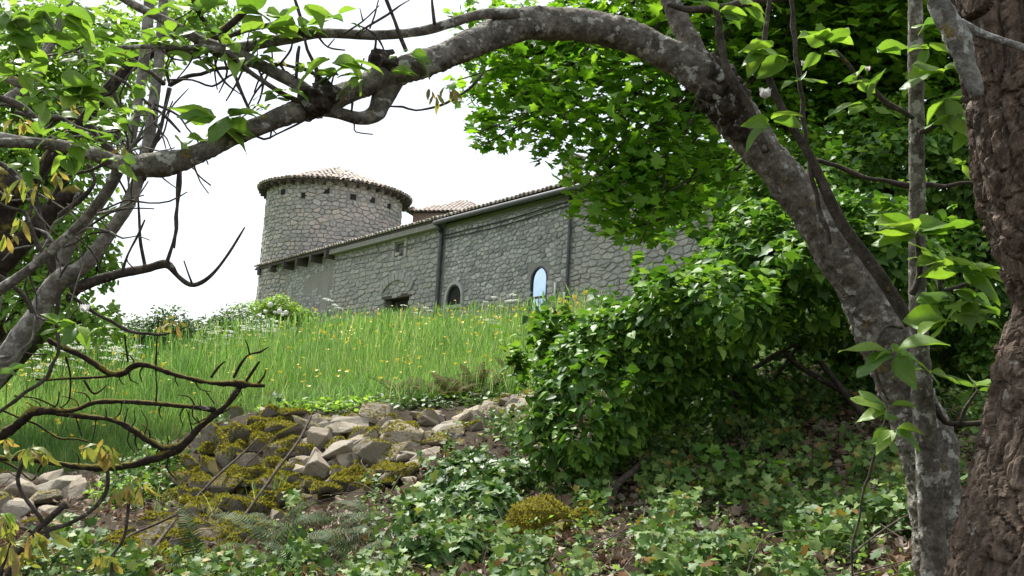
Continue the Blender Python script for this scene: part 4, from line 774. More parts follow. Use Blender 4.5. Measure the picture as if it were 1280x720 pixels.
while len(tg) < 150:
    x, y, d = random.uniform(545, 1450), random.uniform(-350, 320), random.uniform(7.4, 12.5)
    if inpoly([x], [y], MPOLY)[0] and (d < 9.6 or x > 720) and (x > 780 or random.random() < .5) and (random.random() < .62 or (y < 160 and x > 700)): tg.append((x, y, d))
edge = [(575, 60, 8.6), (572, 100, 8.4), (600, 165, 8.2), (595, 185, 8.2), (640, 160, 8.0), (670, 195, 8), (715, 245, 7.9), (730, 275, 7.8), (775, 290, 7.8), (800, 305, 7.7), (825, 290, 7.9), (560, 20, 8.8), (590, 120, 8.8), (620, 130, 8.5), (650, 120, 8.2), (640, 80, 8.6), (700, 150, 8), (690, 110, 8.4), (740, 210, 8), (760, 240, 8), (790, 270, 8.1), (850, 265, 8.2), (870, 250, 8.4), (610, 40, 9), (740, 170, 8.2), (780, 190, 8.2), (820, 230, 8.2), (680, 60, 8.8), (640, 30, 9)]
for q in range(95): tg.append((random.uniform(820, 1480), random.uniform(-380, 150), random.uniform(8, 12.5)))
for q in range(75): tg.append((random.uniform(850, 1500), random.uniform(-950, -250), random.uniform(8, 13.)))  # unseen boughs above the frame, added to block the sky and darken the crown
tg = [(*e, 1) for e in edge] + [(*t, 0) for t in tg]; LP = []; LN = []; LT = []; LS = []
for x, y, d, ed in tg:
    e = P(x, y, d); a0 = MTOP + np.array([0, 0, random.uniform(-2.2, 2.5) + (2. if y < -250 else 0)]); mid = a0*.45+e*.55 + np.array([0, 0, random.uniform(.2, .8)])
    q = catmull(np.array([[*a0, .05], [*mid, .03], [*e, .006]]), .25)
    if ed or random.random() < .5:
        V, F = tube(np.array([[*a0, .05], [*mid, .028], [*e, .005]]), seg=5, step=.25, amp=.1); link('branch', mesh_np('branch', V, tri_fix(V, F)), MAT_TWIG, maple)
    n = 200 if ed else 230; t = rng.beta(2.2, 1.1, n) if not ed else rng.beta(4, 1., n); k = (t*(len(q)-1)).astype(int); axis_ = nrm(e-mid); side = nrm(np.cross(axis_, UPV))
    sp = .50 if not ed else .32
    p = q[k, :3] + side*rng.normal(0, sp, (n, 1))*(1.15-t[:, None]*.5) + UPV*rng.normal(-.05, .13 if ed else .2, (n, 1)) + axis_*rng.normal(0, .12, (n, 1))
    LP.append(p); LN.append(UPV + rng.normal(0, .42, (n, 3)) - CF*.15); LT.append(axis_*.7 + side*rng.normal(0, .8, (n, 1)) - UPV*.35 + rng.normal(0, .25, (n, 3))); LS.append(rng.uniform(.06, .108, n)*(1.7 if y < -250 else 1.))
LP, LN, LT, LS = map(np.concatenate, (LP, LN, LT, LS)); x, y, d = proj(LP)
jx = rng.normal(0, 6, len(x)); ok = inpoly(x+jx, y+rng.normal(0, 6, len(x)), MPOLY) & (d > 6.8); print('maple leaves', ok.sum())
foliage(MAPLE_T, LP[ok], frames(LN[ok], LT[ok]), LS[ok], maple, ML_MAPLE, 290, 'leaf', 'crown')
# ---------------------------------------------------------------- ivy-covered bush under the maple
BE = [(750, 492, 5.6, 85, 85, .45), (715, 545, 5.4, 52, 52, .28), (725, 445, 6.2, 48, 42, .4), (800, 446, 5.8, 92, 68, .6), (870, 404, 5.7, 95, 58, .9), (925, 352, 6.6, 66, 56, .6), (965, 352, 5.9, 108, 74, 1.), (1050, 350, 6.0, 110, 74, 1.), (1010, 285, 6.9, 105, 90, .8), (1085, 245, 7.1, 110, 92, .8), (1190, 235, 7.1, 120, 100, .8), (1290, 260, 6.9, 110, 130, .8),
      (1180, 360, 6.7, 150, 95, .6), (1060, 385, 6.9, 125, 60, .6), (990, 480, 7.1, 210, 80, .4), (1160, 480, 7.0, 130, 80, .4), (1270, 470, 6.4, 90, 90, .4), (860, 500, 6.5, 110, 70, .35)]
bc = np.array([P(a, b, c) for a, b, c, *_ in BE]); bpos = P(950, 540, 6.4); bpos[2] = float(hh(bpos[0], bpos[1])[0])
bush = thing('ivy_bush', bpos, 'large glossy ivy bush with dark hollow under the maple', 'bush')
BP = []; BN = []
for (a, b, c, rx, ry, rd), ctr in zip(BE, bc):
    sx, sy = rx*c/FPX, ry*c/FPX; area = (sx*sy+sx*rd+sy*rd)/3*4*math.pi; n = int(area*1500); u = nrm(rng.normal(0, 1, (n, 3))); r = 1-.38*rng.random(n)**2.2
    loc = u*np.array([sx, rd, sy])*r[:, None]; lump = 1+.38*fbm((ctr+loc)*2.4, 3); p = ctr + loc*lump[:, None]; nn = nrm(u/np.array([sx, rd, sy])); keep = np.ones(n, bool)
    for (a2, b2, c2, rx2, ry2, rd2), ct2 in zip(BE, bc):
        if ct2 is ctr: continue
        q = (p-ct2)/np.array([rx2*c2/FPX, rd2, ry2*c2/FPX]); keep &= (q**2).sum(1) > .55
    keep &= (nn@(-CF) + .45*nn[:, 2] > -.35); BP.append(p[keep]); BN.append(nn[keep])
for q in range(64):                                   # sprigs standing out of the outline
    a, b, c = random.choice([(705, 420, 6.2), (775, 402, 5.9), (845, 372, 5.9), (905, 318, 6.7), (940, 300, 6.6), (1000, 205, 6.9), (1060, 165, 7.0), (830, 470, 5.5), (880, 440, 5.5), (1100, 160, 7), (690, 480, 5.6)]); s0 = P(a+random.uniform(-30, 30), b+random.uniform(0, 20), c)
    n = 30; t = rng.random(n); e = np.array([random.uniform(-.22, .22), random.uniform(-.25, .05), random.uniform(.06, .24)]); BP.append(s0 + e*t[:, None] + rng.normal(0, .035, (n, 3))); BN.append(nrm(rng.normal(0, .5, (n, 3))+UPV))
for q in range(85):                                   # loose shoots all over the face of the bush
    i = random.choice([0, 2, 3, 4, 5, 6, 7, 8, 9, 10]); a, b, c, rx, ry, rd = BE[i]; u = nrm(np.array([random.gauss(0, 1), -abs(random.gauss(0, .8)), random.gauss(.5, .8)])); s0 = bc[i] + u*np.array([rx*c/FPX, rd, ry*c/FPX])*.95
    n = 22; t = rng.random(n); e = nrm(u+np.array([0, 0, .6])+rng.normal(0, .35, 3))*random.uniform(.12, .3); BP.append(s0 + e*t[:, None] + rng.normal(0, .03, (n, 3))); BN.append(nrm(rng.normal(0, .6, (n, 3))+UPV))
BP, BN = np.concatenate(BP), np.concatenate(BN); x, y, d = proj(BP); z0 = hh(BP[:, 0], BP[:, 1]); ok = (BP[:, 2] > z0-.02) & (d > 4.6); BP, BN = BP[ok], BN[ok]; n = len(BP); print('bush leaves', n)
LNn = nrm(BN*.55 + UPV*.75 + rng.normal(0, .45, (n, 3))); LTt = nrm(BN*.7 - UPV*.45 + rng.normal(0, .5, (n, 3)))
foliage(IVY_T[:1]+IVYB_T, BP, frames(LNn, LTt), rng.uniform(.03, .07, n), bush, ML_IVY, 290, 'leaf', 'foliage')
for q in range(6):
    s0 = P(random.uniform(760, 1200), random.uniform(500, 545), random.uniform(6, 6.8)); s0[2] = float(hh(s0[0], s0[1])[0]); e = bc[random.choice([3, 4, 6, 7, 11, 12])]
    V, F = tube([[*s0, .02], [*(s0*.5+e*.5+rng.normal(0, .12, 3)), .014], [*e, .006]], seg=6, step=.08, amp=.2); link('stem', mesh_np('stem', V, tri_fix(V, F)), MAT_TWIG, bush)
# ---------------------------------------------------------------- tree and hedge at the far side of the meadow
def leaf_cloud(blobs, dens, size, tm, seed, lump=.25):
    """blobs (px,py,depth,rx_px,ry_px,rd) -> scattered leaves with gaps"""
    rg = np.random.default_rng(seed); A = []; Nn = []
    for a, b, c, rx, ry, rd in blobs:
        ctr = P(a, b, c); sx, sy = rx*c/FPX, ry*c/FPX; n = int((sx*sy+sx*rd+sy*rd)/3*12.6*dens); u = nrm(rg.normal(0, 1, (n, 3))); r = rg.random(n)**.45
        loc = u*np.array([sx, rd, sy])*r[:, None]; p = ctr + loc*(1+lump*fbm((ctr+loc)*2.2, 2))[:, None]; k = vn(p*(1.1/size**.35)) > -.38; A.append(p[k]); Nn.append(u[k])
    A, Nn = np.concatenate(A), np.concatenate(Nn); n = len(A)
    return A, frames(nrm(Nn*.4+UPV*.7+rg.normal(0, .5, (n, 3))), nrm(Nn*.6-UPV*.3+rg.normal(0, .6, (n, 3)))), rg.uniform(.7, 1.2, n)*size
def base_of(px, py, d):
    p = P(px, py, d); p[2] = float(hh(p[0], p[1])[0]); return p
def bushy(name, label, cat, blobs, dens, size, tm, mat, seed, base, stems, group=None, nobj=0, stem_mat=None, part='foliage', sr=.03):
    t = thing(name, base, label, cat, group); A, R, sc = leaf_cloud(blobs, dens, size, tm, seed); z0 = hh(A[:, 0], A[:, 1]); k = A[:, 2] > z0-.05
    foliage(tm, A[k], R[k], sc[k], t, mat, nobj, 'leaf', part)
    for i, (a, b, c, *_ ) in enumerate(blobs[:stems]):
        e = P(a, b, c); V, F = tube([[*(base+rng.normal(0, .05, 3)*np.array([1, 1, 0])), sr], [*(base*.45+e*.55+rng.normal(0, .15, 3)), sr*.7], [*e, sr*.3]], seg=6, step=.2, amp=.15); link('stem' if cat != 'tree' else 'trunk' if i == 0 else 'branch', mesh_np('stem', V, tri_fix(V, F)), stem_mat or MAT_TWIG, t)
    return t
bushy('locust_tree', 'light green feathery tree seen through the apple twigs', 'tree', [(30, 210, 11, 110, 130, 1.), (100, 90, 11, 90, 80, .9), (20, 60, 11, 90, 100, 1.), (90, 300, 10.5, 50, 60, .5), (60, 390, 10, 60, 50, .5), (128, 330, 10.5, 22, 40, .3), (120, 400, 10, 34, 34, .4), (-60, 300, 10.5, 90, 160, .9), (170, 50, 12, 60, 60, .6), (250, 20, 12, 60, 34, .5), (60, 150, 11.5, 120, 70, .8), (60, 330, 11, 70, 60, .6)], 330, .085, OVAL_T, ML_SMALL, 31, base_of(-60, 520, 11), 9, nobj=0, part='crown', sr=.09)
bushy('hazel_thicket', 'dense dark thicket closing the view behind the ivy bush', 'thicket', [(1020, 330, 10.5, 120, 110, .8), (1130, 240, 11, 150, 120, .9), (1260, 200, 11, 130, 130, .9), (1200, 360, 10.5, 150, 120, .8), (1330, 330, 10.5, 130, 160, .9)], 330, .12, OVAL_T, ML_HEDGE, 61, base_of(1150, 430, 10.5), 5, part='foliage', sr=.06)
HB = [('dark green rounded shrub beside the gap in the hedge', [(172, 428, 20, 44, 36, .6), (210, 416, 20, 34, 38, .6), (242, 428, 20, 34, 32, .5)], 41, (205, 462, 20)),
      ('pale green hedge shrub under the locust tree', [(60, 435, 18, 60, 40, .7), (135, 440, 18, 34, 30, .5), (100, 410, 18, 40, 34, .5)], 42, (90, 480, 18)),
      ('low hedge shrub filling the skyline by the snowball bush', [(262, 424, 22, 34, 30, .5), (285, 416, 22, 28, 28, .5)], 43, (268, 452, 22)),
      ('dark hedge shrub behind the white umbels', [(10, 430, 20, 60, 46, .7), (-60, 420, 20, 60, 60, .8)], 44, (-20, 480, 20))]
for lab, bl, sd_, b in HB: bushy('hedge_shrub', lab, 'shrub', bl, 560, .075, OVAL_T, ML_HEDGE if sd_ != 42 else ML_SMALL, sd_, base_of(*b), 2, 'shrubs on the meadow skyline')
snow = bushy('snowball_shrub', 'yellow-green shrub with white ball blossoms at the tower foot', 'shrub', [(325, 402, 31, 44, 30, .7), (348, 388, 31, 26, 22, .6), (300, 412, 30.5, 30, 20, .6), (375, 400, 31.5, 24, 18, .5)], 420, .095, OVAL_T, ML_SNOW, 51, base_of(330, 425, 31), 3)
bm = bmesh.new(); bmesh.ops.create_icosphere(bm, subdivisions=2, radius=1.)
for v in bm.verts: v.co *= 1+.18*float(vn(np.array(v.co)*3.1))
ball = bpy.data.meshes.new('blossom_ball'); bm.to_mesh(ball); bm.free(); ball.materials.append(MAT_CPARS)
for q in range(34):
    a, b = random.choice([(340, 400), (355, 408), (318, 395), (345, 385), (335, 412), (300, 408), (365, 404)]); p = P(a+random.uniform(-16, 16), b+random.uniform(-10, 12), 30.2+random.uniform(-.3, .3)); s_ = random.uniform(.05, .085)
    link('blossom_ball', ball, None, snow, Matrix.Translation(tuple(p)) @ Matrix.Rotation(random.uniform(0, 6), 4, 'Z') @ Matrix.Diagonal((s_, s_, s_*.9, 1)))
haw = bushy('flowering_shrub', 'shrub covered in small white flowers on the skyline', 'shrub', [(292, 408, 24, 32, 28, .5), (320, 416, 24, 28, 22, .5), (276, 428, 23, 24, 18, .4)], 400, .08, OVAL_T, ML_HEDGE, 53, base_of(292, 446, 24), 2)
fp, fr, fs = leaf_cloud([(292, 404, 23.6, 32, 28, .5), (320, 412, 23.6, 28, 21, .5), (276, 424, 22.6, 24, 17, .4)], 80, .06, OVAL_T, 54); V, F = batch(OVAL_T, fp, fr, fs); link('blossom', mesh_np('blossom', V, F), MAT_CPARS, haw, kind='stuff')
# ---------------------------------------------------------------- meadow grass
ML_GRASS = leaf_mat('meadow_grass_blade', [(0., (.07, .165, .035)), (.3, (.125, .255, .05)), (.65, (.20, .34, .08)), (.87, (.32, .43, .15)), (1., (.48, .45, .26))], tr=.55, trc=(1.1, 1.1, .75), ro=.55, spec=.2, patch=(.5, .68, .75))
BL = []
for bend in (.15, .35, .6):
    L_ = []
    for t, wd in ((0, .012), (.35, .0105), (.7, .007)): L_ += [(-wd, bend*t*t, t*(1-.18*bend*t)), (wd, bend*t*t, t*(1-.18*bend*t))]
    L_.append((0, bend, 1-.3*bend)); BL.append((np.array(L_), np.array([(0, 1, 3), (0, 3, 2), (2, 3, 5), (2, 5, 4), (4, 5, 6)])))
def scatter(n, d0, d1, x0, x1, mask, power=1.0):
    """random ground points seen between picture columns, denser near the camera"""
    out = []; tot = 0
    while tot < n:
        k = 60000; u = rng.random(k); d = d0*(d1/d0)**u if power == 1.0 else d0+(d1-d0)*u; px = rng.uniform(x0, x1, k); p = CAM + d[:, None]*(CF + CR*((px-640)/FPX)[:, None]); p = p[:, :2]; z = hh(p[:, 0], p[:, 1]); q = np.c_[p, z]; a, b, c = proj(q); m_ = mask(a, b, c); out.append(q[m_]); tot += m_.sum()
    return np.concatenate(out)[:n]
WALLTOP = [(-40, 600), (110, 585), (200, 565), (230, 540), (300, 515), (340, 508), (420, 512), (500, 508), (560, 500), (650, 492), (690, 470), (760, 440), (900, 430), (1300, 420)]
wx, wy = zip(*WALLTOP)
meadow = lambda a, b, c: (b < np.interp(a, wx, wy)+np.where(a > 470, 11, 3)) & (c > 7.4)
gp = scatter(170000, 7.8, 52, -80, 1000, meadow); keep = vn(gp*np.array([.9, .9, 0])) + .6*vn(gp*np.array([3.1, 3.1, 0])) > -.55; gp = gp[keep]; n = len(gp)
az = rng.uniform(0, 6.283, n); yv = np.stack([np.cos(az), np.sin(az), 0*az], -1); zv = nrm(UPV + rng.normal(0, .24, (n, 3))); R = np.stack([np.cross(yv, zv), yv, zv], -1)
hgt = (.22+.36*rng.random(n)**1.4+.2*vn(gp*np.array([.6, .6, 0]))+.12*vn(gp*np.array([2.2, 2.2, 0])))*np.clip((np.linalg.norm(gp[:, :2], axis=1)-6)/6, .45, 1.1)*np.clip(1.5-np.linalg.norm(gp[:, :2], axis=1)/36, .62, 1); wsc = np.clip(np.linalg.norm(gp[:, :2], axis=1)/18, .8, 1.6)
a, b, c = proj(gp); hgt = np.where((a < 250) & (b > 500), hgt*.55, hgt)
R = R*np.stack([wsc*.55/np.maximum(hgt, .2)*.5, np.ones(n), np.ones(n)], -1)[:, None, :]
tp = scatter(13000, 9, 40, 60, 760, meadow); tp = tp[vn(tp*np.array([.55, .55, 0])+40) > .02]; k = len(tp); az = rng.uniform(0, 6.283, k); yv = np.stack([np.cos(az), np.sin(az), 0*az], -1); zv = nrm(UPV+rng.normal(0, .10, (k, 3))); td = np.linalg.norm(tp[:, :2], axis=1)
TALL = []
for bend in (.06, .16):
    L_ = []
    for t, wd in ((0, .004), (.5, .0035), (.84, .003)): L_ += [(-wd, bend*t*t, t), (wd, bend*t*t, t)]
    L_ += [(-.010, bend*.85, .9), (.010, bend*.85, .9), (0, bend*1.05, 1.)]; TALL.append((np.array(L_), np.array([(0, 1, 3), (0, 3, 2), (2, 3, 5), (2, 5, 4), (4, 5, 7), (4, 7, 6), (6, 7, 8)])))
tsc = rng.uniform(.46, .9, k)*np.clip((td-6)/7, .55, 1.)*np.clip(1.5-td/38, .6, 1); TR_ = np.stack([np.cross(yv, zv), yv, zv], -1)*np.stack([np.clip(td/15, .8, 1.7), np.ones(k), np.ones(k)], -1)[:, None, :]
V1, F1 = batch(TALL, tp, TR_, tsc); V, F = batch(BL, gp, R, hgt); F = np.concatenate([F, F1+len(V)]); V = np.concatenate([V, V1]); link('grass', mesh_np('grass', V, F), ML_GRASS, kind='stuff', label='tall green meadow grass on the slope below the house', cat='grass')
# yellow buttercups
MAT_BUTTER = leaf_mat('buttercup_petal', [(0., (.72, .52, .02)), (1., (.85, .68, .04))], tr=.3, trc=(1, 1, .8), ro=.35)
bp = scatter(900, 8.5, 45, -20, 740, meadow); bp = bp[vn(bp*np.array([.45, .45, 1])) > -.35]; n = len(bp); dd = np.linalg.norm(bp[:, :2], axis=1)
bh = rng.uniform(.3, .62, n)*np.clip((dd-6)/6, .5, 1.1)
petal = []; pf = []
for k in range(5):
    a0 = k*1.2566; i0 = len(petal); petal += [(0, 0, 0), (.55*math.cos(a0-.5), .55*math.sin(a0-.5), .35), (1.*math.cos(a0), 1.*math.sin(a0), .5), (.55*math.cos(a0+.5), .55*math.sin(a0+.5), .35)]; pf += [(i0, i0+1, i0+2), (i0, i0+2, i0+3)]
R = frames(nrm(UPV+rng.normal(0, .4, (n, 3))-CF*.4), rng.normal(0, 1, (n, 3))); V, F = batch([(np.array(petal), np.array(pf))], bp+bh[:, None]*UPV, R, rng.uniform(.022, .036, n)*np.clip(dd/14, .8, 1.5))
stv, stf = np.array([(-.004, 0, 0), (.004, 0, 0), (0, 0, 1.), (0, .004, 0)]), np.array([(0, 1, 2), (1, 3, 2), (3, 0, 2)])
flw = thing('buttercups', bp.mean(0), 'scattered yellow buttercups flowering through the meadow grass', 'flowers'); flw['kind'] = 'stuff'
link('petals', mesh_np('petals', V, F), MAT_BUTTER, flw, kind='stuff'); V, F = batch([(stv, stf)], bp, np.tile(np.eye(3), (n, 1, 1)), bh); link('stems', mesh_np('stems', V, F), ML_GRASS, flw, kind='stuff')
# cow parsley, each plant on its own
def umbel(px, py, d, hpx, k, label, group):
    base = base_of(px, py, d); top = P(px, py-hpx, d); hgt_ = max(.5, top[2]-base[2]); t = thing('cow_parsley', base, label, 'wildflower', group); tp = base + UPV*hgt_ + rng.normal(0, .04, 3)
    V, F = tube([[*base, .008], [*(base*.5+tp*.5+rng.normal(0, .03, 3)), .006], [*tp, .004]], seg=5, step=.1, amp=0); link('stem', mesh_np('stem', V, tri_fix(V, F)), ML_GRASS, t)
    for i in range(k):
        c = tp + np.array([rng.normal(0, .13), rng.normal(0, .13), rng.normal(0, .07)]); m_ = 26; u = rng.random(m_)**.5; an = rng.uniform(0, 6.283, m_); r_ = rng.uniform(.05, .085)
        p = c + np.stack([u*np.cos(an)*r_, u*np.sin(an)*r_, .02*(1-u*u)], -1); R = frames(nrm(UPV+rng.normal(0, .3, (m_, 3))), rng.normal(0, 1, (m_, 3))); V, F = batch([(np.array(petal), np.array(pf))], p, R, rng.uniform(.009, .016, m_)*max(1, d/16))
        link('flower_head', mesh_np('flower_head', V, F), MAT_CPARS, t); V, F = tube([[*(tp-UPV*.2), .003], [*(c-UPV*.01), .002]], seg=4, step=.1, amp=0); link('stalk', mesh_np('stalk', V, tri_fix(V, F)), ML_GRASS, t)
for q in range(26): umbel(random.uniform(10, 170), random.uniform(465, 500), random.uniform(12, 17), random.uniform(30, 60), 5, 'white cow parsley in the grass before the pale hedge shrub', 'cow parsley by the hedge')
for q in range(16): umbel(random.uniform(245, 345), random.uniform(445, 470), random.uniform(17, 22), random.uniform(20, 42), 5, 'white cow parsley on the slope under the flowering shrub', 'cow parsley under the flowering shrub')
for x, y, d, h_, lab in ((592, 440, 16, 40, 'leaning cow parsley below the small arched opening'), (640, 425, 19, 55, 'tall cow parsley standing before the house wall'), (622, 425, 19, 50, 'cow parsley with loose heads before the rubble wall'), (405, 440, 20, 62, 'tall cow parsley before the rendered end bay'), (520, 430, 21, 40, 'cow parsley in the grass before the low window')): umbel(x, y, d, h_, 4, lab, 'cow parsley along the house')
# yellow broom beside the downpipe
brm = base_of(695, 420, 20); bro = thing('broom_plant', brm, 'wispy green plant with yellow flowers before the downpipe', 'plant')
for q in range(26):
    e = P(690+random.uniform(-45, 45), random.uniform(360, 410), 20); V, F = tube([[*(brm+rng.normal(0, .12, 3)*np.array([1, 1, 0])), .005], [*(brm*.4+e*.6+rng.normal(0, .08, 3)), .004], [*e, .002]], seg=4, step=.15, amp=0); link('stem', mesh_np('stem', V, tri_fix(V, F)), ML_GRASS, bro)
for x, y in ((706, 378), (712, 384), (704, 388), (700, 374), (718, 372), (731, 366), (722, 380), (695, 395), (668, 392), (664, 410), (684, 414), (698, 392), (710, 392)):
    c = P(x, y, 19.7); m_ = 9; p = c+rng.normal(0, .016, (m_, 3)); R = frames(nrm(rng.normal(0, 1, (m_, 3))-CF), rng.normal(0, 1, (m_, 3))); V, F = batch([(np.array(petal), np.array(pf))], p, R, rng.uniform(.02, .045, m_)); link('flower', mesh_np('flower', V, F), MAT_BUTTER, bro)
# ---------------------------------------------------------------- stones
MAT_ROCK = stone_mat('pale_limestone', [(0., (.34, .295, .225)), (.4, (.46, .395, .295)), (.7, (.37, .335, .27)), (1., (.54, .455, .335))], sc=1.6)
MAT_ROCKM = stone_mat('mossy_stone', [(0., (.15, .14, .12)), (.5, (.22, .20, .17)), (1., (.27, .25, .21))], moss=.68, sc=1.6)
MAT_ROCKH = stone_mat('half_mossy_stone', [(0., (.24, .215, .175)), (.5, (.33, .29, .225)), (1., (.39, .335, .25))], moss=.22, sc=1.6)
def rock_mesh(seed, rough=.05, cuts=9):
    rg = np.random.default_rng(seed); bm = bmesh.new(); u = nrm(rg.normal(0, 1, (5+cuts, 3))); u = u/((np.abs(u)**4).sum(1)**.25)[:, None]*rg.uniform(.86, 1.08, (len(u), 1))
    for q in u: bm.verts.new(tuple(q))
    g = bmesh.ops.convex_hull(bm, input=bm.verts[:]); bmesh.ops.delete(bm, geom=[v for v in bm.verts if not v.link_faces], context='VERTS')
    bmesh.ops.dissolve_limit(bm, angle_limit=math.radians(13), verts=bm.verts[:], edges=bm.edges[:])
    bmesh.ops.triangulate(bm, faces=bm.faces[:]); bmesh.ops.bevel(bm, geom=bm.edges[:], offset=.045, segments=1, affect='EDGES', clamp_overlap=True)
    bmesh.ops.triangulate(bm, faces=bm.faces[:])
    for it in range(3):
        le = [e for e in bm.edges if e.calc_length() > .26]
        if le: bmesh.ops.subdivide_edges(bm, edges=le, cuts=1); bmesh.ops.triangulate(bm, faces=bm.faces[:])
    co = np.array([v.co for v in bm.verts]); dsp = 1 + rough*fbm(co*2.2+seed, 3) + rough*.45*fbm(co*7+seed, 2)
    for v, c, k in zip(bm.verts, co, dsp): v.co = c*k
    me = bpy.data.meshes.new('stone'); bm.to_mesh(me); bm.free(); me.polygons.foreach_set('use_smooth', np.zeros(len(me.polygons), bool)); return me
ROCKS = {k: [rock_mesh(100+i, .09 if k != 'p' else .06, 8+i % 4) for i in range(9)] for k in 'pmh'}
for k, mt in (('p', MAT_ROCK), ('m', MAT_ROCKM), ('h', MAT_ROCKH)):
    for me in ROCKS[k]: me.materials.append(mt)
STONE_AT = []
def stone(parent, px, py, w_, h_, ang, kind, sink=.25, fwd=0., idx=None, depth=None):
    """stone seen at a picture point: width and height in picture pixels, tilt in degrees"""
    p, d = ghit(px, py); p = p - CF*fwd; d = (p-CAM)@CF; sx, sz = w_/2*d/FPX, h_/2*d/FPX; sy = depth or (sx*random.uniform(.55, .8)+sz*.3); nn = gn(np.array([p[0]]), np.array([p[1]]))[0]; p = p + (UPV*.25-CF*.9)*sy*(.75-sink) - CF*random.uniform(-.02, .10)
    fl = random.choice([0, math.pi]); M = Matrix.Translation(tuple(p)) @ Matrix.Rotation(math.radians(-ang), 4, 'Y') @ Matrix.Rotation(random.uniform(-.3, .5), 4, 'X') @ Matrix.Rotation(random.uniform(-.45, .45)+fl, 4, 'Z') @ Matrix.Diagonal((sx*1.02, sy, sz*1.06, 1))
    me = random.choice(ROCKS[kind]) if idx is None else ROCKS[kind][idx]; o = link('stone', me, None, parent, M); STONE_AT.append((M, me, kind)); return o
wb, _ = ghit(430, 610); wall = thing('dry_stone_wall', wb, 'collapsed dry stone wall of mossy and pale stones below the meadow', 'stone wall')
S1 = [(486, 523, 64, 30, -8, 'h'), (430, 535, 56, 22, 8, 'p'), (448, 541, 42, 20, -12, 'p'), (412, 528, 40, 16, 5, 'h'), (400, 553, 42, 34, 12, 'p'), (396, 578, 60, 34, -12, 'p'), (425, 571, 48, 34, 28, 'p'), (448, 557, 26, 24, 5, 'p'), (497, 546, 78, 38, 6, 'h'), (470, 570, 40, 46, 70, 'h'), (495, 573, 48, 30, 14, 'h'), (520, 552, 22, 40, -24, 'p'), (460, 595, 30, 14, 5, 'h'), (538, 525, 26, 24, -30, 'h'), (552, 527, 18, 16, 30, 'p'), (560, 538, 36, 18, 10, 'p'), (578, 526, 24, 14, 20, 'p'), (600, 522, 40, 22, 14, 'p'), (624, 520, 30, 24, -20, 'h'), (648, 516, 34, 20, 8, 'p'), (652, 503, 26, 16, 0, 'p'), (618, 507, 30, 12, 8, 'h'), (586, 517, 22, 14, 0, 'p'), (545, 556, 40, 24, 8, 'h'), (534, 571, 34, 16, 28, 'p'), (515, 600, 16, 18, 30, 'p'), (527, 582, 24, 14, 20, 'h'), (408, 590, 24, 20, 20, 'p'), (442, 525, 34, 14, -4, 'h'), (460, 512, 30, 14, 0, 'm'), (365, 545, 42, 18, 30, 'h'), (385, 530, 36, 16, -10, 'h'), (372, 566, 40, 20, 6, 'h'),
 (352, 539, 44, 22, 4, 'm'), (336, 518, 30, 18, 0, 'm'), (372, 519, 40, 12, 0, 'm'), (298, 519, 16, 22, 0, 'h'), (280, 552, 40, 44, 35, 'h'), (262, 552, 26, 30, 20, 'h'), (305, 545, 34, 30, 0, 'm'), (320, 532, 34, 20, 0, 'm'), (330, 555, 30, 24, -10, 'm'), (355, 563, 44, 24, 14, 'm'), (340, 583, 36, 26, 20, 'm'), (318, 575, 30, 24, 10, 'h'), (295, 572, 34, 30, 30, 'm'), (270, 582, 34, 36, 40, 'm'), (245, 578, 34, 36, 50, 'h'), (232, 600, 30, 28, 30, 'm'), (258, 608, 34, 26, 20, 'm'), (290, 604, 36, 28, 20, 'h'), (312, 600, 30, 24, 0, 'm'), (335, 608, 34, 26, 30, 'm'), (345, 604, 28, 20, 0, 'h'), (366, 592, 34, 24, 20, 'm'), (355, 620, 30, 18, 10, 'h'), (385, 608, 36, 22, 0, 'm'), (410, 612, 40, 18, 0, 'm'), (436, 606, 46, 20, 0, 'm'), (380, 628, 30, 16, 10, 'm'), (330, 632, 34, 20, 10, 'm'), (300, 632, 34, 26, 0, 'm'), (272, 636, 34, 24, 0, 'm'), (245, 640, 34, 24, 10, 'h'), (310, 655, 36, 20, 0, 'm'), (345, 645, 30, 20, 0, 'h'), (222, 624, 30, 24, 20, 'm'), (428, 585, 40, 26, 20, 'h'), (480, 592, 50, 22, 8, 'm'), (505, 590, 40, 20, 24, 'm'), (455, 545, 30, 24, 0, 'h'), (472, 548, 40, 30, 0, 'h'), (440, 580, 34, 30, 0, 'p')]
for a in S1: stone(wall, a[0], a[1], a[2]*(1.16 if a[5] != 'm' else 1.), a[3]*(1.0 if a[5] != 'm' else 1.05), a[4], 'm' if a[0] < 385 and a[5] == 'h' and random.random() < .75 else a[5])
SPOLY = [(228, 640), (240, 560), (300, 525), (420, 520), (560, 520), (560, 560), (490, 605), (400, 620), (330, 650), (250, 660)]
k = 0
while k < 190:
    x, y = random.uniform(225, 560), random.uniform(515, 660)
    if inpoly([x], [y], SPOLY)[0] and (x < 385 or y > 588 or random.random() < .7): stone(wall, x, y, random.uniform(15, 30), random.uniform(11, 20), random.uniform(-25, 40), random.choice('mmmmh') if x < 375 or y > 596 else random.choice('hppp'), sink=random.uniform(.3, .75)); k += 1
MPL = [(120, 705), (150, 665), (215, 630), (300, 645), (340, 660), (300, 700), (220, 712)]; k = 0
while k < 60:
    x, y = random.uniform(115, 345), random.uniform(618, 715)
    if inpoly([x], [y], MPL)[0]: stone(wall, x, y, random.uniform(22, 44), random.uniform(14, 24), random.uniform(-15, 30), random.choice('mmmh'), sink=.4); k += 1
for q in range(26): stone(wall, random.uniform(540, 665), 0, 0, 0, 0, 'p') if False else stone(wall, *(lambda x: (x, np.interp(x, [540, 600, 665], [545, 524, 508])+random.uniform(-14, 12)))(random.uniform(545, 668)), random.uniform(20, 38), random.uniform(12, 22), random.uniform(-15, 30), random.choice('pph'), sink=.35)
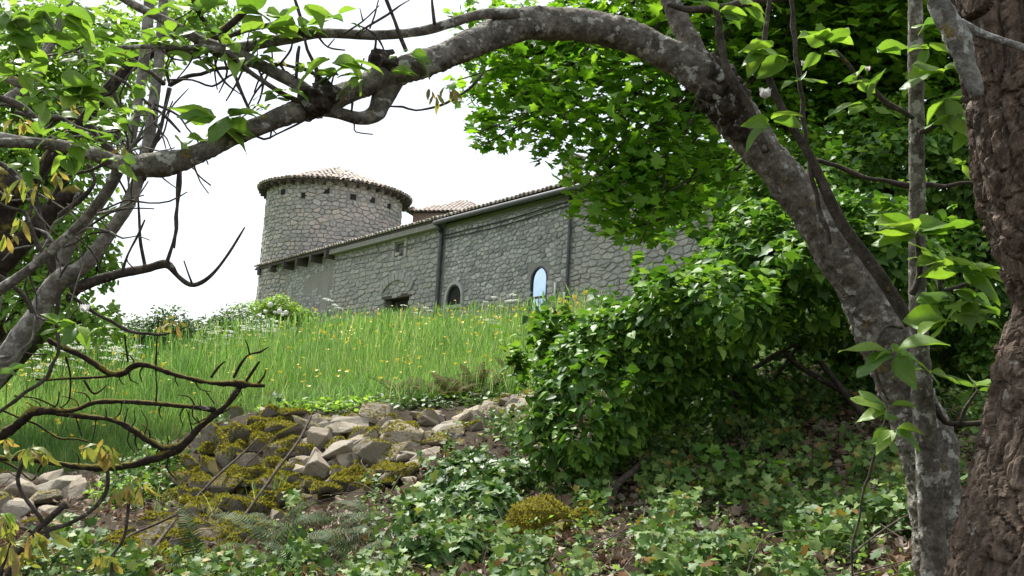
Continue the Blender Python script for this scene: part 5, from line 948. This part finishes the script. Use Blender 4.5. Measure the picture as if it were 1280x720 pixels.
rb, _ = ghit(55, 630); rp = thing('stone_heap', rb, 'small heap of clean pale stones below the mossy dead branch', 'stone heap')
for a in [(12, 612, 50, 26, 10, 'p'), (40, 606, 34, 20, -10, 'p'), (45, 618, 44, 24, -25, 'p'), (75, 603, 34, 22, 20, 'p'), (88, 612, 46, 26, 20, 'p'), (98, 620, 34, 26, 50, 'p'), (62, 627, 34, 20, 10, 'h'), (35, 637, 40, 24, 10, 'p'), (70, 642, 30, 16, 0, 'p'), (12, 640, 30, 26, 0, 'h'), (5, 625, 30, 20, 0, 'h'), (118, 594, 24, 22, 40, 'h'), (10, 655, 40, 18, 0, 'h'), (55, 655, 30, 16, 0, 'h'), (165, 590, 30, 20, 0, 'h'), (20, 598, 30, 14, 0, 'h')]: stone(rp, a[0], a[1], a[2]*1.2, a[3]*1.3, *a[4:], sink=.1)
for x, y, a, b, lab in ((165, 700, 60, 30, 'mossy boulder at the foot of the bank under dry twigs'), (215, 672, 80, 34, 'broad moss-topped boulder below the mossy wall')):
    p, d = ghit(x, y); M = Matrix.Translation(tuple(p)) @ Matrix.Diagonal((a/2*d/FPX, .14, b/2*d/FPX*1.2, 1)); o = link('boulder', ROCKS['m'][3 if x < 200 else 5], None, None, M, lab, 'boulder'); STONE_AT.append((M, o.data, 'm'))
# moss: short upright tufts over the mossy stones and in cushions
ML_MOSS = leaf_mat('moss_tuft', [(0., (.12, .105, .018)), (.5, (.21, .19, .034)), (1., (.33, .31, .07))], tr=.35, ro=.8, spec=.1)
tuft = (np.array([(-.5, 0, 0), (.5, 0, 0), (0, .1, 1.)]), np.array([(0, 1, 2)])); tuft2 = (np.array([(-.45, 0, 0), (.45, 0, 0), (.1, .35, .9)]), np.array([(0, 1, 2)]))
MPp = []; MNn = []
for M, me, kd in STONE_AT:
    if kd == 'p': continue
    M3 = np.array(M); nv = len(me.polygons); ce = np.array([p.center for p in me.polygons]); no = np.array([p.normal for p in me.polygons]); ar = np.nan_to_num(np.array([p.area for p in me.polygons])); no = np.nan_to_num(no); sdg = np.array([np.linalg.norm(M3[:3, i]) for i in range(3)])
    W = ce@M3[:3, :3].T + M3[:3, 3]; NW = nrm((no/sdg)@(M3[:3, :3]/sdg).T); pat = fbm(W*4.5, 2) + NW[:, 2]*.55
    sel = pat > (.05 if kd == 'm' else .42); ii = np.where(sel)[0]
    if not len(ii) or ar[ii].sum() < 1e-6: continue
    cnt = int(ar[ii].sum()*95); pk = rng.choice(ii, cnt, p=ar[ii]/ar[ii].sum()); t3 = np.array([me.vertices[v].co for i in pk for v in me.polygons[i].vertices[:3]]).reshape(-1, 3, 3); bc_ = rng.dirichlet((1, 1, 1), cnt); q = (t3*bc_[:, :, None]).sum(1); MPp.append(q@M3[:3, :3].T + M3[:3, 3]); MNn.append(NW[pk])
MPp, MNn = np.concatenate(MPp), np.concatenate(MNn); n = len(MPp); print('moss tufts', n)
zz = nrm(MNn*.8+UPV*.5+rng.normal(0, .5, (n, 3))); yv = nrm(np.cross(zz, rng.normal(0, 1, (n, 3)))); V, F = batch([tuft, tuft2], MPp-MNn*.003, np.stack([np.cross(yv, zz), yv, zz], -1), rng.uniform(.010, .022, n)); link('moss', mesh_np('moss', V, F, False), ML_MOSS, wall, kind='stuff')
s = NT('moss_cushion'); n1 = s.noise(60, 4, .7); n2 = s.noise(9, 4); MAT_MOSSC = s.done(s.pbr(s.mix(n2, s.ramp(n1, [(.3, (.05, .045, .006)), (.7, (.20, .17, .02))]), (.14, .12, .02)), .95, s.bump(n1, 1., .02), .1))
def cushion(px, py, w_, h_, lab, seed):
    p, d = ghit(px, py); sx, sz = w_/2*d/FPX, h_/2*d/FPX; bm = bmesh.new(); bmesh.ops.create_icosphere(bm, subdivisions=4, radius=1.); co = np.array([v.co for v in bm.verts]); k = 1+.22*fbm(co*1.7+seed, 3)+.05*vn(co*9)
    W = co*k[:, None]*np.array([sx, sx*.75, sz]) ; 
    for v, c in zip(bm.verts, W): v.co = c
    bm.normal_update(); no = np.array([v.normal for v in bm.verts]); me = bpy.data.meshes.new('moss_cushion'); bm.to_mesh(me); bm.free(); me.polygons.foreach_set('use_smooth', np.ones(len(me.polygons), bool))
    ctr = p - CF*sx*.15; o = link('moss_cushion', me, MAT_MOSSC, None, Matrix.Translation(tuple(ctr)), lab, 'moss'); m_ = int(5200*sx*sz/.028)+300; i = rng.integers(0, len(W), m_); q = W[i]+rng.normal(0, .02*sx*4, (m_, 3)); q = W[i] + (q-W[i]) - no[i]*((q-W[i])*no[i]).sum(1, keepdims=True)
    zz = nrm(no[i]+rng.normal(0, .35, (m_, 3))); yv = nrm(np.cross(zz, rng.normal(0, 1, (m_, 3)))); V, F = batch([tuft, tuft2], q-no[i]*.002, np.stack([np.cross(yv, zz), yv, zz], -1), rng.uniform(.008, .016, m_)); t = link('tufts', mesh_np('tufts', V, F, False), ML_MOSS, o, Matrix.Translation(tuple(ctr)), kind='stuff')
cushion(676, 668, 92, 84, 'large round yellow-green moss cushion among the ivy', 3); cushion(640, 708, 44, 28, 'small moss cushion below the large round one', 8); cushion(445, 598, 40, 30, 'moss cushion under the pale wall stones', 12); cushion(730, 655, 50, 40, 'dull moss patch beside the large round cushion', 15); cushion(1010, 592, 44, 20, 'dark moss patch below the bare fallen branch', 19); cushion(1070, 632, 30, 34, 'small moss clump among pale ivy leaves', 23); cushion(75, 683, 30, 20, 'moss clump on the bank under the stone heap', 29)
# ---------------------------------------------------------------- ivy carpet, litter, ferns
def carpet(n, mask, size, lift, tm, mat, name, label, cat, d0=3.2, d1=9.5, x0=-60, x1=1340, flat=.5):
    p = scatter(n, d0, d1, x0, x1, mask); n = len(p); nn = gn(p[:, 0], p[:, 1]); p = p + nn*(rng.random(n)**1.6*lift)[:, None]
    R = frames(nrm(nn*.5+UPV*.3-CF*.35+rng.normal(0, flat, (n, 3))), nrm(rng.normal(0, 1, (n, 3))-UPV*.35-CF*.3)); V, F = batch(tm, p, R, rng.uniform(size[0], size[1], n)); o = link(name, mesh_np(name, V, F), mat, None, kind='stuff', label=label, cat=cat); return p
BARE = [(225, 640), (240, 555), (300, 520), (420, 510), (520, 505), (590, 498), (668, 485), (672, 528), (610, 540), (560, 562), (530, 590), (480, 618), (420, 632), (360, 648), (310, 675), (225, 700), (150, 705), (170, 665)]
HEAP = [(-60, 585), (125, 578), (135, 640), (90, 672), (-60, 680)]
FERN = [(300, 640), (400, 600), (520, 570), (540, 610), (470, 680), (400, 730), (180, 730), (200, 690)]
def ivymask(a, b, c):
    below = (b > np.interp(a, wx, wy)+6) & ~inpoly(a, b, BARE) & ~inpoly(a, b, HEAP); nz = vn(np.stack([a/46, b/30, 0*a], -1)) + .5*vn(np.stack([a/17, b/12, 0*a+4], -1)); thr = np.where(a > 800, -.03, .05) + np.where(a < 340, .1, 0) + np.where(inpoly(a, b, FERN), .45, 0) + np.where(inpoly(a, b, [(135, 730), (140, 650), (225, 615), (345, 640), (345, 730)]), 1.0, 0) + np.where((a < 280) & (b > 650), -.05, 0)
    return below & (nz > thr) & (((a-676)/54)**2+((b-664)/42)**2 > 1)
carpet(33000, ivymask, (.017, .048), .16, IVY_T, ML_GIVY, 'ground_ivy', 'pale green ivy leaves carpeting the shaded bank', 'ivy')
ML_LITTER = leaf_mat('dry_leaf', [(0., (.10, .06, .035)), (.4, (.19, .13, .085)), (.7, (.28, .22, .17)), (1., (.36, .31, .26))], tr=.12, trc=(1, .9, .7), ro=.8, spec=.15)
CURL_T = [fan_leaf([(.2, -.1), (.42, .1), (.34, .3), (.46, .5), (.2, .7)], fold=.7, droop=.5, wav=.08), fan_leaf([(.25, .1), (.33, .45), (.18, .8)], fold=-.5, droop=-.3, wav=.1), fan_leaf([(.2, .1), (.3, .5), (.15, .8)], fold=.9, droop=.2, wav=.1)]
carpet(14000, lambda a, b, c: (b > np.interp(a, wx, wy)+4) & ~inpoly(a, b, BARE), (.03, .062), .035, CURL_T, ML_LITTER, 'leaf_litter', 'dry brown fallen leaves lying between the ivy', 'fallen leaves', flat=.8)
carpet(9000, lambda a, b, c: (b > np.interp(a, wx, wy)+6) & ~inpoly(a, b, BARE) & ~inpoly(a, b, HEAP) & (vn(np.stack([a/38, b/26, 0*a+11], -1)) > .0), (.012, .03), .10, OVAL_T, ML_SMALL, 'bank_weeds', 'tiny pale weeds sprouting between the ivy on the bank', 'weeds')
ML_STRAW = leaf_mat('dry_straw', [(0., (.16, .12, .075)), (.5, (.30, .24, .16)), (1., (.44, .38, .28))], tr=.15, trc=(1, 1, 1), ro=.8, spec=.1)
sp = scatter(2600, 3.4, 9, -40, 1320, lambda a, b, c: (b > np.interp(a, wx, wy)+2) & (vn(np.stack([a/60, b/40, 0*a+21], -1)) > -.1)); k = len(sp); az = rng.uniform(0, 6.283, k); zv = nrm(np.stack([np.cos(az), np.sin(az)*.6, rng.normal(.1, .25, k)], -1)); yv = nrm(np.cross(zv, rng.normal(0, .3, (k, 3))+UPV)); STB = [(v*np.array([.28, 1, 1]), f) for v, f in BL]
V, F = batch(STB, sp+UPV*.03, np.stack([np.cross(yv, zv), yv, zv], -1), rng.uniform(.08, .28, k)); link('straw', mesh_np('straw', V, F), ML_STRAW, None, kind='stuff', label='thin dry straws and stalks lying over the bank', cat='straw')
tw = scatter(170, 3.5, 8.5, 0, 1260, lambda a, b, c: (b > np.interp(a, wx, wy)+8)); TV = []; TF = []; o_ = 0
for q in tw:
    a = random.uniform(0, 6.28); L = random.uniform(.12, .5); e = q+np.array([math.cos(a)*L, math.sin(a)*L*.6, 0]); e[2] = float(hh(e[0], e[1])[0])+random.uniform(.02, .14); mi = (q+e)/2+rng.normal(0, .04, 3)+UPV*.05; r_ = random.uniform(.0015, .0045); V, F = tube([[*(q+UPV*.03), r_], [*mi, r_*.8], [*e, r_*.4]], seg=5, step=.05, amp=.2, freq=40); F = tri_fix(V, F); TV.append(V); TF.append(F+o_); o_ += len(V)
link('twig_litter', mesh_np('twig_litter', np.concatenate(TV), np.concatenate(TF)), bark_mat('grey_twig_litter', (.07, .055, .042), (.24, .20, .16)), None, kind='stuff', label='thin grey dead twigs strewn across the ivy bank', cat='twigs')
# ivy clump spilling over the wall end
cb, _ = ghit(570, 650); clump = thing('ivy_clump', cb, 'dense dark green ivy clump spilling beside the wall stones', 'ivy')
CE = [(580, 615, 52, 38), (600, 650, 60, 46), (550, 660, 52, 40), (535, 630, 28, 24), (640, 605, 36, 32), (590, 582, 30, 20), (560, 695, 60, 32)]; CP = []; CN = []
for x, y, rx, ry in CE:
    c, d = ghit(x, y); m_ = int(rx*ry*.42); u = nrm(rng.normal(0, 1, (m_, 3))); q = c + u*np.array([rx*d/FPX, .22, ry*d/FPX])*(1-.4*rng.random(m_)**2)[:, None]; k = (u@(-CF)+.5*u[:, 2] > -.2) & (q[:, 2] > hh(q[:, 0], q[:, 1])); CP.append(q[k]); CN.append(u[k])
CP, CN = np.concatenate(CP), np.concatenate(CN); n = len(CP)
foliage(IVY_T, CP, frames(nrm(CN*.6+UPV*.5-CF*.2+rng.normal(0, .4, (n, 3))), nrm(CN*.4-UPV*.8+rng.normal(0, .4, (n, 3)))), rng.uniform(.04, .078, n), clump, ML_GIVY2 if 'ML_GIVY2' in globals() else leaf_mat('clump_ivy_leaf', [(0., (.03, .075, .018)), (.5, (.055, .125, .03)), (.9, (.11, .20, .045)), (1., (.2, .24, .05))], tr=.25, ro=.45, spec=.3), 280, 'leaf', 'foliage')
# taller ivy shoots standing on the bank
for x, y, lab in ((865, 560, 'glossy ivy shoot rising in front of the dark hollow'), (900, 590, 'low glossy ivy shoots below the dark hollow'), (945, 605, 'bright ivy sprig beside the dead leaf')):
    c, d = ghit(x, y+20); t = thing('ivy_shoot', c, lab, 'ivy'); e = c+UPV*.18-CF*.05; V, F = tube([[*c, .004], [*(c*.5+e*.5+rng.normal(0, .02, 3)), .003], [*e, .002]], seg=5, step=.03, amp=0); link('stem', mesh_np('stem', V, tri_fix(V, F)), MAT_TWIG, t); m_ = 42; tt = rng.random(m_); q = c+(e-c)*tt[:, None]+rng.normal(0, .07, (m_, 3))*np.array([1.3, .7, .6])
    foliage(IVY_T, q, frames(nrm(UPV-CF*.4+rng.normal(0, .4, (m_, 3))), nrm(rng.normal(0, 1, (m_, 3))-UPV*.2)), rng.uniform(.04, .07, m_), t, ML_IVY, m_, 'leaf')
# ferns
ML_FERN = leaf_mat('fern_frond', [(0., (.024, .055, .014)), (.5, (.042, .085, .022)), (.85, (.075, .11, .03)), (1., (.12, .08, .025))], tr=.3, ro=.6, spec=.12)
ML_FERNB = leaf_mat('brown_green_fern', [(0., (.05, .06, .014)), (.5, (.085, .09, .02)), (1., (.13, .075, .025))], tr=.3, ro=.8, spec=.1)
def frond_mesh(L=1., npn=30, arch=.35, seed=0, wv=.0105):
    rg = np.random.default_rng(seed); V = []; F = []
    cpt = lambda t: np.array([0, t, arch*math.sin(t*2.2)*.8-arch*.6*t*t]); 
    for i in range(npn):                                  # rachis + pinna pairs
        t0, t1 = i/npn, (i+1)/npn; a, b = cpt(t0), cpt(t1); k = len(V); V += [a+(-.006, 0, 0), a+(.006, 0, 0), b+(0, 0, 0)]; F.append((k, k+1, k+2))
        ln = .17*math.sin(math.pi*min(1, .12+t0*.9))**.7*rg.uniform(.85, 1.1); tg_ = nrm(b-a)
        for sg in (-1, 1):
            dv = nrm(np.array([sg, .38, -.12])+rg.normal(0, .06, 3)); k = len(V); wv_ = tg_*wv; V += [a-wv_, a+wv_, a+dv*ln*.55+wv_*.9, a+dv*ln*.55-wv_*.9, a+dv*ln+np.array([0, 0, -.03])]; F += [(k, k+1, k+2), (k, k+2, k+3), (k+3, k+2, k+4)]
    return mesh_np('frond', np.array(V), np.array(F), False)
FR = [frond_mesh(arch=a, seed=i) for i, a in enumerate((.3, .45, .2, .55))]; FRB = [frond_mesh(npn=20, arch=a, seed=9+i, wv=.022) for i, a in enumerate((.15, .25))]
for me in FR: me.materials.append(ML_FERN)
for me in FRB: me.materials.append(ML_FERNB)
def fern(px, py, n_, ln, angs, lab, mes=FR, mat=None, rise=(.2, .9), grp=None):
    c, d = ghit(px, py); t = thing('fern', c, lab, 'fern', grp)
    for k in range(n_):
        a = random.uniform(*angs); dirv = nrm(CR*math.cos(math.radians(a))*(1 if mes is FR else .75) - CF*(1 if mes is FR else .35)*random.uniform(-.3, .9)*1. + UPV*random.uniform(*rise)); s_ = ln*d/FPX*random.uniform(.75, 1.15); n0 = nrm(UPV - CF*.55 + rng.normal(0, .22, 3)); R = frames(n0[None], dirv[None])[0]; p = c + rng.normal(0, .02, 3)
        link('frond', random.choice(mes), None, t, Matrix([[*(R[i]*s_), p[i]] for i in range(3)] + [[0, 0, 0, 1]]))
for x, y, n_, ln, lab in ((400, 690, 11, 95, 'dark fern with long arching fronds below the wall'), (480, 652, 8, 80, 'fern spreading under the moss cushion and pale stones'), (335, 700, 11, 110, 'drooping fern at the foot of the bank by the mossy stones'), (445, 712, 9, 80, 'fern overhanging the ivy at the foot of the bank'), (255, 722, 9, 90, 'low fern beside the mossy boulder'), (385, 728, 9, 100, 'shaded fern below the dark arching fern'), (355, 665, 8, 80, 'short fern among the lowest mossy stones')): fern(x, y, n_, ln, (0, 180), lab, FR, None, (.15, .8))
for x, y, lab in ((505, 503, 'brownish fern tuft behind the big grey wall stone'), (535, 502, 'upright brownish fern tuft behind the wall'), (565, 500, 'brown-green fern tuft on the wall top'), (595, 497, 'feathery fern tuft above the pale stones'), (630, 490, 'thin fern tuft where the wall meets the bush'), (650, 482, 'sparse fern tuft beside the ivy bush')): fern(x, y, 16, 52, (10, 170), lab, FRB, None, (1.1, 2.2), 'brownish ferns along the wall top')
def weeds(px, py, n_, hpx, spread, lab, mat):
    c, d = ghit(px, py); p = c+rng.normal(0, 1, (n_, 3))*np.array([spread*d/FPX, spread*.7*d/FPX, 0]); p[:, 2] = hh(p[:, 0], p[:, 1])+rng.random(n_)*hpx*d/FPX; V, F = batch(OVAL_T, p, frames(nrm(UPV+rng.normal(0, .5, (n_, 3))), rng.normal(0, 1, (n_, 3))+UPV*.3), rng.uniform(.03, .06, n_)); t = thing('weed_patch', c, lab, 'weeds'); link('foliage', mesh_np('foliage', V, F), mat, t, kind='stuff')
    for k in range(8): e = p[k]; b_ = np.array([e[0], e[1], float(hh(e[0], e[1])[0])-.01]); V, F = tube([[*b_, .003], [*(e+UPV*.02), .002]], seg=4, step=.05, amp=0); link('stem', mesh_np('stem', V, tri_fix(V, F)), mat, t)
weeds(425, 512, 260, 14, 26, 'bright leafy weeds along the wall top', ML_SMALL); weeds(465, 506, 200, 12, 20, 'yellowish weeds beside the brownish ferns', ML_SNOW); weeds(520, 508, 240, 12, 24, 'olive weeds at the feet of the brownish ferns', ML_HEDGE); weeds(590, 502, 220, 12, 26, 'dull weeds along the pale end of the wall', ML_HEDGE); weeds(375, 512, 150, 10, 22, 'low weeds on the mossy end of the wall', ML_SMALL); weeds(195, 596, 260, 30, 20, 'ivy-like weeds in the gap between the stone heap and wall', ML_IVY); weeds(165, 622, 260, 22, 24, 'pale leafy weeds under the dead branch', ML_SMALL)
for x, y in ((318, 640), (345, 622), (262, 655), (200, 640), (120, 640)):
    c, d = ghit(x, y); t = thing('grass_tuft', c, 'thin green grass tuft growing from the mossy stones', 'grass', 'grass tufts on the mossy stones')
    for k in range(12):
        az = random.uniform(0, 6.28); yv = np.array([math.cos(az), math.sin(az), 0]); zv = nrm(UPV+rng.normal(0, .2, 3)); s_ = random.uniform(.12, .26); R = np.stack([np.cross(yv, zv)*.6, yv, zv], -1); me = GB[k % 3] if 'GB' in globals() else None
        if me is None: GB = tmesh('blade', BL); me = GB[k % 3]
        link('blade', me, ML_GRASS, t, Matrix([[*(R[i]*s_), c[i]+random.uniform(-.03, .03)*(i < 2)] for i in range(3)] + [[0, 0, 0, 1]]))
# ---------------------------------------------------------------- dry sticks and roots
MAT_STICK = bark_mat('dry_stick', (.05, .038, .03), (.15, .12, .095))
def stick(pts, lab, lift=.05, mat=None, name='dry_stick'):
    pr = []
    for x, y, r in pts:
        p, d = ghit(x, y); pr.append((p, d, r))
    k = min(q[1] for q in pr); V, F = tube([[*(P(x, y, (d*.6+k*.4)-lift-.12)), r*.62*d/FPX] for (p, d, r), (x, y, _) in zip(pr, pts)], seg=6, step=.03, amp=.2, freq=30); link(name, mesh_np(name, V, tri_fix(V, F)), mat or MAT_STICK, None, None, lab, 'stick')
for pts, lab in (([(298, 655, 3), (330, 610, 3), (352, 580, 3), (374, 550, 3), (389, 520, 2.5)], 'brown stick leaning across the pale wall stones'), ([(240, 627, 2.5), (275, 592, 2.5), (300, 570, 2), (322, 548, 1.5)], 'thin stick lying over the mossy stones'), ([(165, 722, 3), (180, 700, 3), (205, 668, 3), (230, 636, 2.5)], 'straight dry stick leaning on the broad boulder'), ([(120, 722, 2.5), (140, 695, 2.5), (158, 672, 2), (195, 655, 2.5), (228, 640, 2)], 'crooked stick crossing the leaning stick'),
                 ([(300, 588, 1.2), (330, 560, 1.2), (345, 545, 1)], 'pale straw stem on the mossy stones'), ([(255, 612, 1.5), (275, 606, 1.2), (290, 595, 1)], 'short twig between the mossy stones'), ([(952, 595, 2.5), (985, 586, 2.5), (1020, 584, 2), (1060, 582, 1.5)], 'bare fallen branch below the dark hollow'), ([(1100, 655, 1.5), (1120, 668, 1.5), (1140, 682, 1)], 'short twig on dry leaves by the apple stem'), ([(1090, 680, 2), (1108, 668, 2), (1150, 658, 2)], 'broken twig lying against the apple stem'), ([(800, 640, 1.5), (830, 642, 1.5), (860, 640, 1.5), (880, 648, 1)], 'looping pale dead vine among the ivy'), ([(790, 672, 1.5), (803, 650, 1.5), (808, 625, 1)], 'upright dead vine stem among the ivy'), ([(855, 560, 1.5), (860, 580, 2), (868, 600, 2)], 'thin dead stalk under the glossy shoot'), ([(90, 708, 1.5), (110, 690, 1.5), (125, 670, 1)], 'grey twig on the bank by the mossy boulder'), ([(45, 722, 2.5), (55, 705, 2), (62, 692, 2)], 'pale broken stick at the foot of the bank')):
    stick(pts, lab)
stick([(755, 612, 5), (764, 600, 5), (778, 598, 4), (795, 603, 3), (810, 606, 2)], 'curved exposed root below the ivy bush', .02, MAT_STICK, 'root'); stick([(762, 640, 8), (766, 620, 8), (772, 605, 7), (790, 590, 6), (805, 575, 5)], 'thick exposed root under the ivy bush', .0, MAT_STICK, 'root')
for x, y, s_, a, lab in ((989, 622, 24, 120, 'large curled pale dead leaf lying on the ivy'), (810, 585, 28, 60, 'grey shrivelled dead leaf beside the root'), (832, 582, 22, 10, 'crumpled grey leaf hanging by the root'), (700, 628, 20, 40, 'brown dead leaf above the moss cushion'), (1080, 690, 26, 70, 'bleached dead leaf below the apple stem'), (930, 700, 18, 20, 'yellowed fallen leaf on the bank'), (845, 640, 18, 100, 'pale dead leaf among dead vines')):
    c, d = ghit(x, y); c = c-CF*.12+UPV*.02; t = img_dir(a, .2); R = frames(nrm(UPV*.5-CF)[None], t[None])[0]*(s_*d/FPX); v, f = grid_leaf(.4, 6, .5, .5, .12, x); link('dead_leaf', mesh_np('dead_leaf', v, f), ML_LITTER, None, Matrix([[*R[i], c[i]] for i in range(3)]+[[0, 0, 0, 1]]), lab, 'leaf')
# ---------------------------------------------------------------- saplings with young drooping leaves
def sapling(stems, clusters, d, lab, base):
    t = thing('sapling', base, lab, 'sapling')
    for p in stems: branch(t, 'stem', p, d, MAT_TWIG, 6, .02, .2)
    for x, y, ln in clusters: cluster(t, x, y, d-.05, (245, 262, 278, 295, 225, 315), ln, YOUNG_ME, ML_YOUNG, 'leaflet', .2, 12, 1.6)
sapling([[(133, 578, 2), (135, 600, 2.5), (130, 620, 3), (112, 640, 3), (85, 655, 3), (50, 667, 3), (20, 690, 3)], [(30, 575, 2.5), (22, 598, 2.5), (30, 620, 2.5), (52, 650, 2.5), (60, 672, 3)], [(82, 630, 4), (60, 650, 4), (40, 670, 4), (10, 720, 5)], [(162, 610, 2), (160, 640, 2), (155, 672, 2), (140, 695, 2)]],
        [(108, 556, 22), (140, 560, 26), (126, 556, 20), (35, 558, 24), (8, 548, 24), (56, 564, 20), (160, 605, 22), (178, 604, 22), (145, 612, 20)], 3.0, 'bare sapling with drooping yellowish young leaves before the stone heap', base_of(0, 760, 3.))
sapling([[(-10, 760, 3), (8, 690, 3), (20, 660, 2.5), (40, 665, 2)], [(10, 720, 3), (30, 680, 3), (55, 670, 2)], [(135, 760, 3), (140, 715, 3), (142, 695, 2)]], [(14, 645, 22), (40, 665, 28), (56, 668, 26), (12, 680, 30), (28, 690, 26), (4, 655, 22), (140, 695, 20), (125, 690, 20)], 2.7, 'low sapling with coppery young leaves at the foot of the bank', base_of(20, 800, 2.7))
for x, y, ln in ((22, 148, 22), (30, 148, 18), (28, 222, 22), (48, 228, 22), (70, 214, 20), (8, 232, 20), (155, 182, 18), (25, 272, 22), (8, 292, 20), (88, 126, 14), (205, 398, 14), (222, 402, 16), (212, 396, 12), (545, 118, 16), (560, 108, 18), (538, 110, 14), (570, 112, 14), (152, 62, 12), (352, 74, 10), (445, 92, 14)):
    cluster(left if x < 300 else apple, x, y, 2.85, (230, 260, 280, 310), ln, YOUNG_ME, ML_YOUNG, 'young_leaf', .2, 20, 1.6)
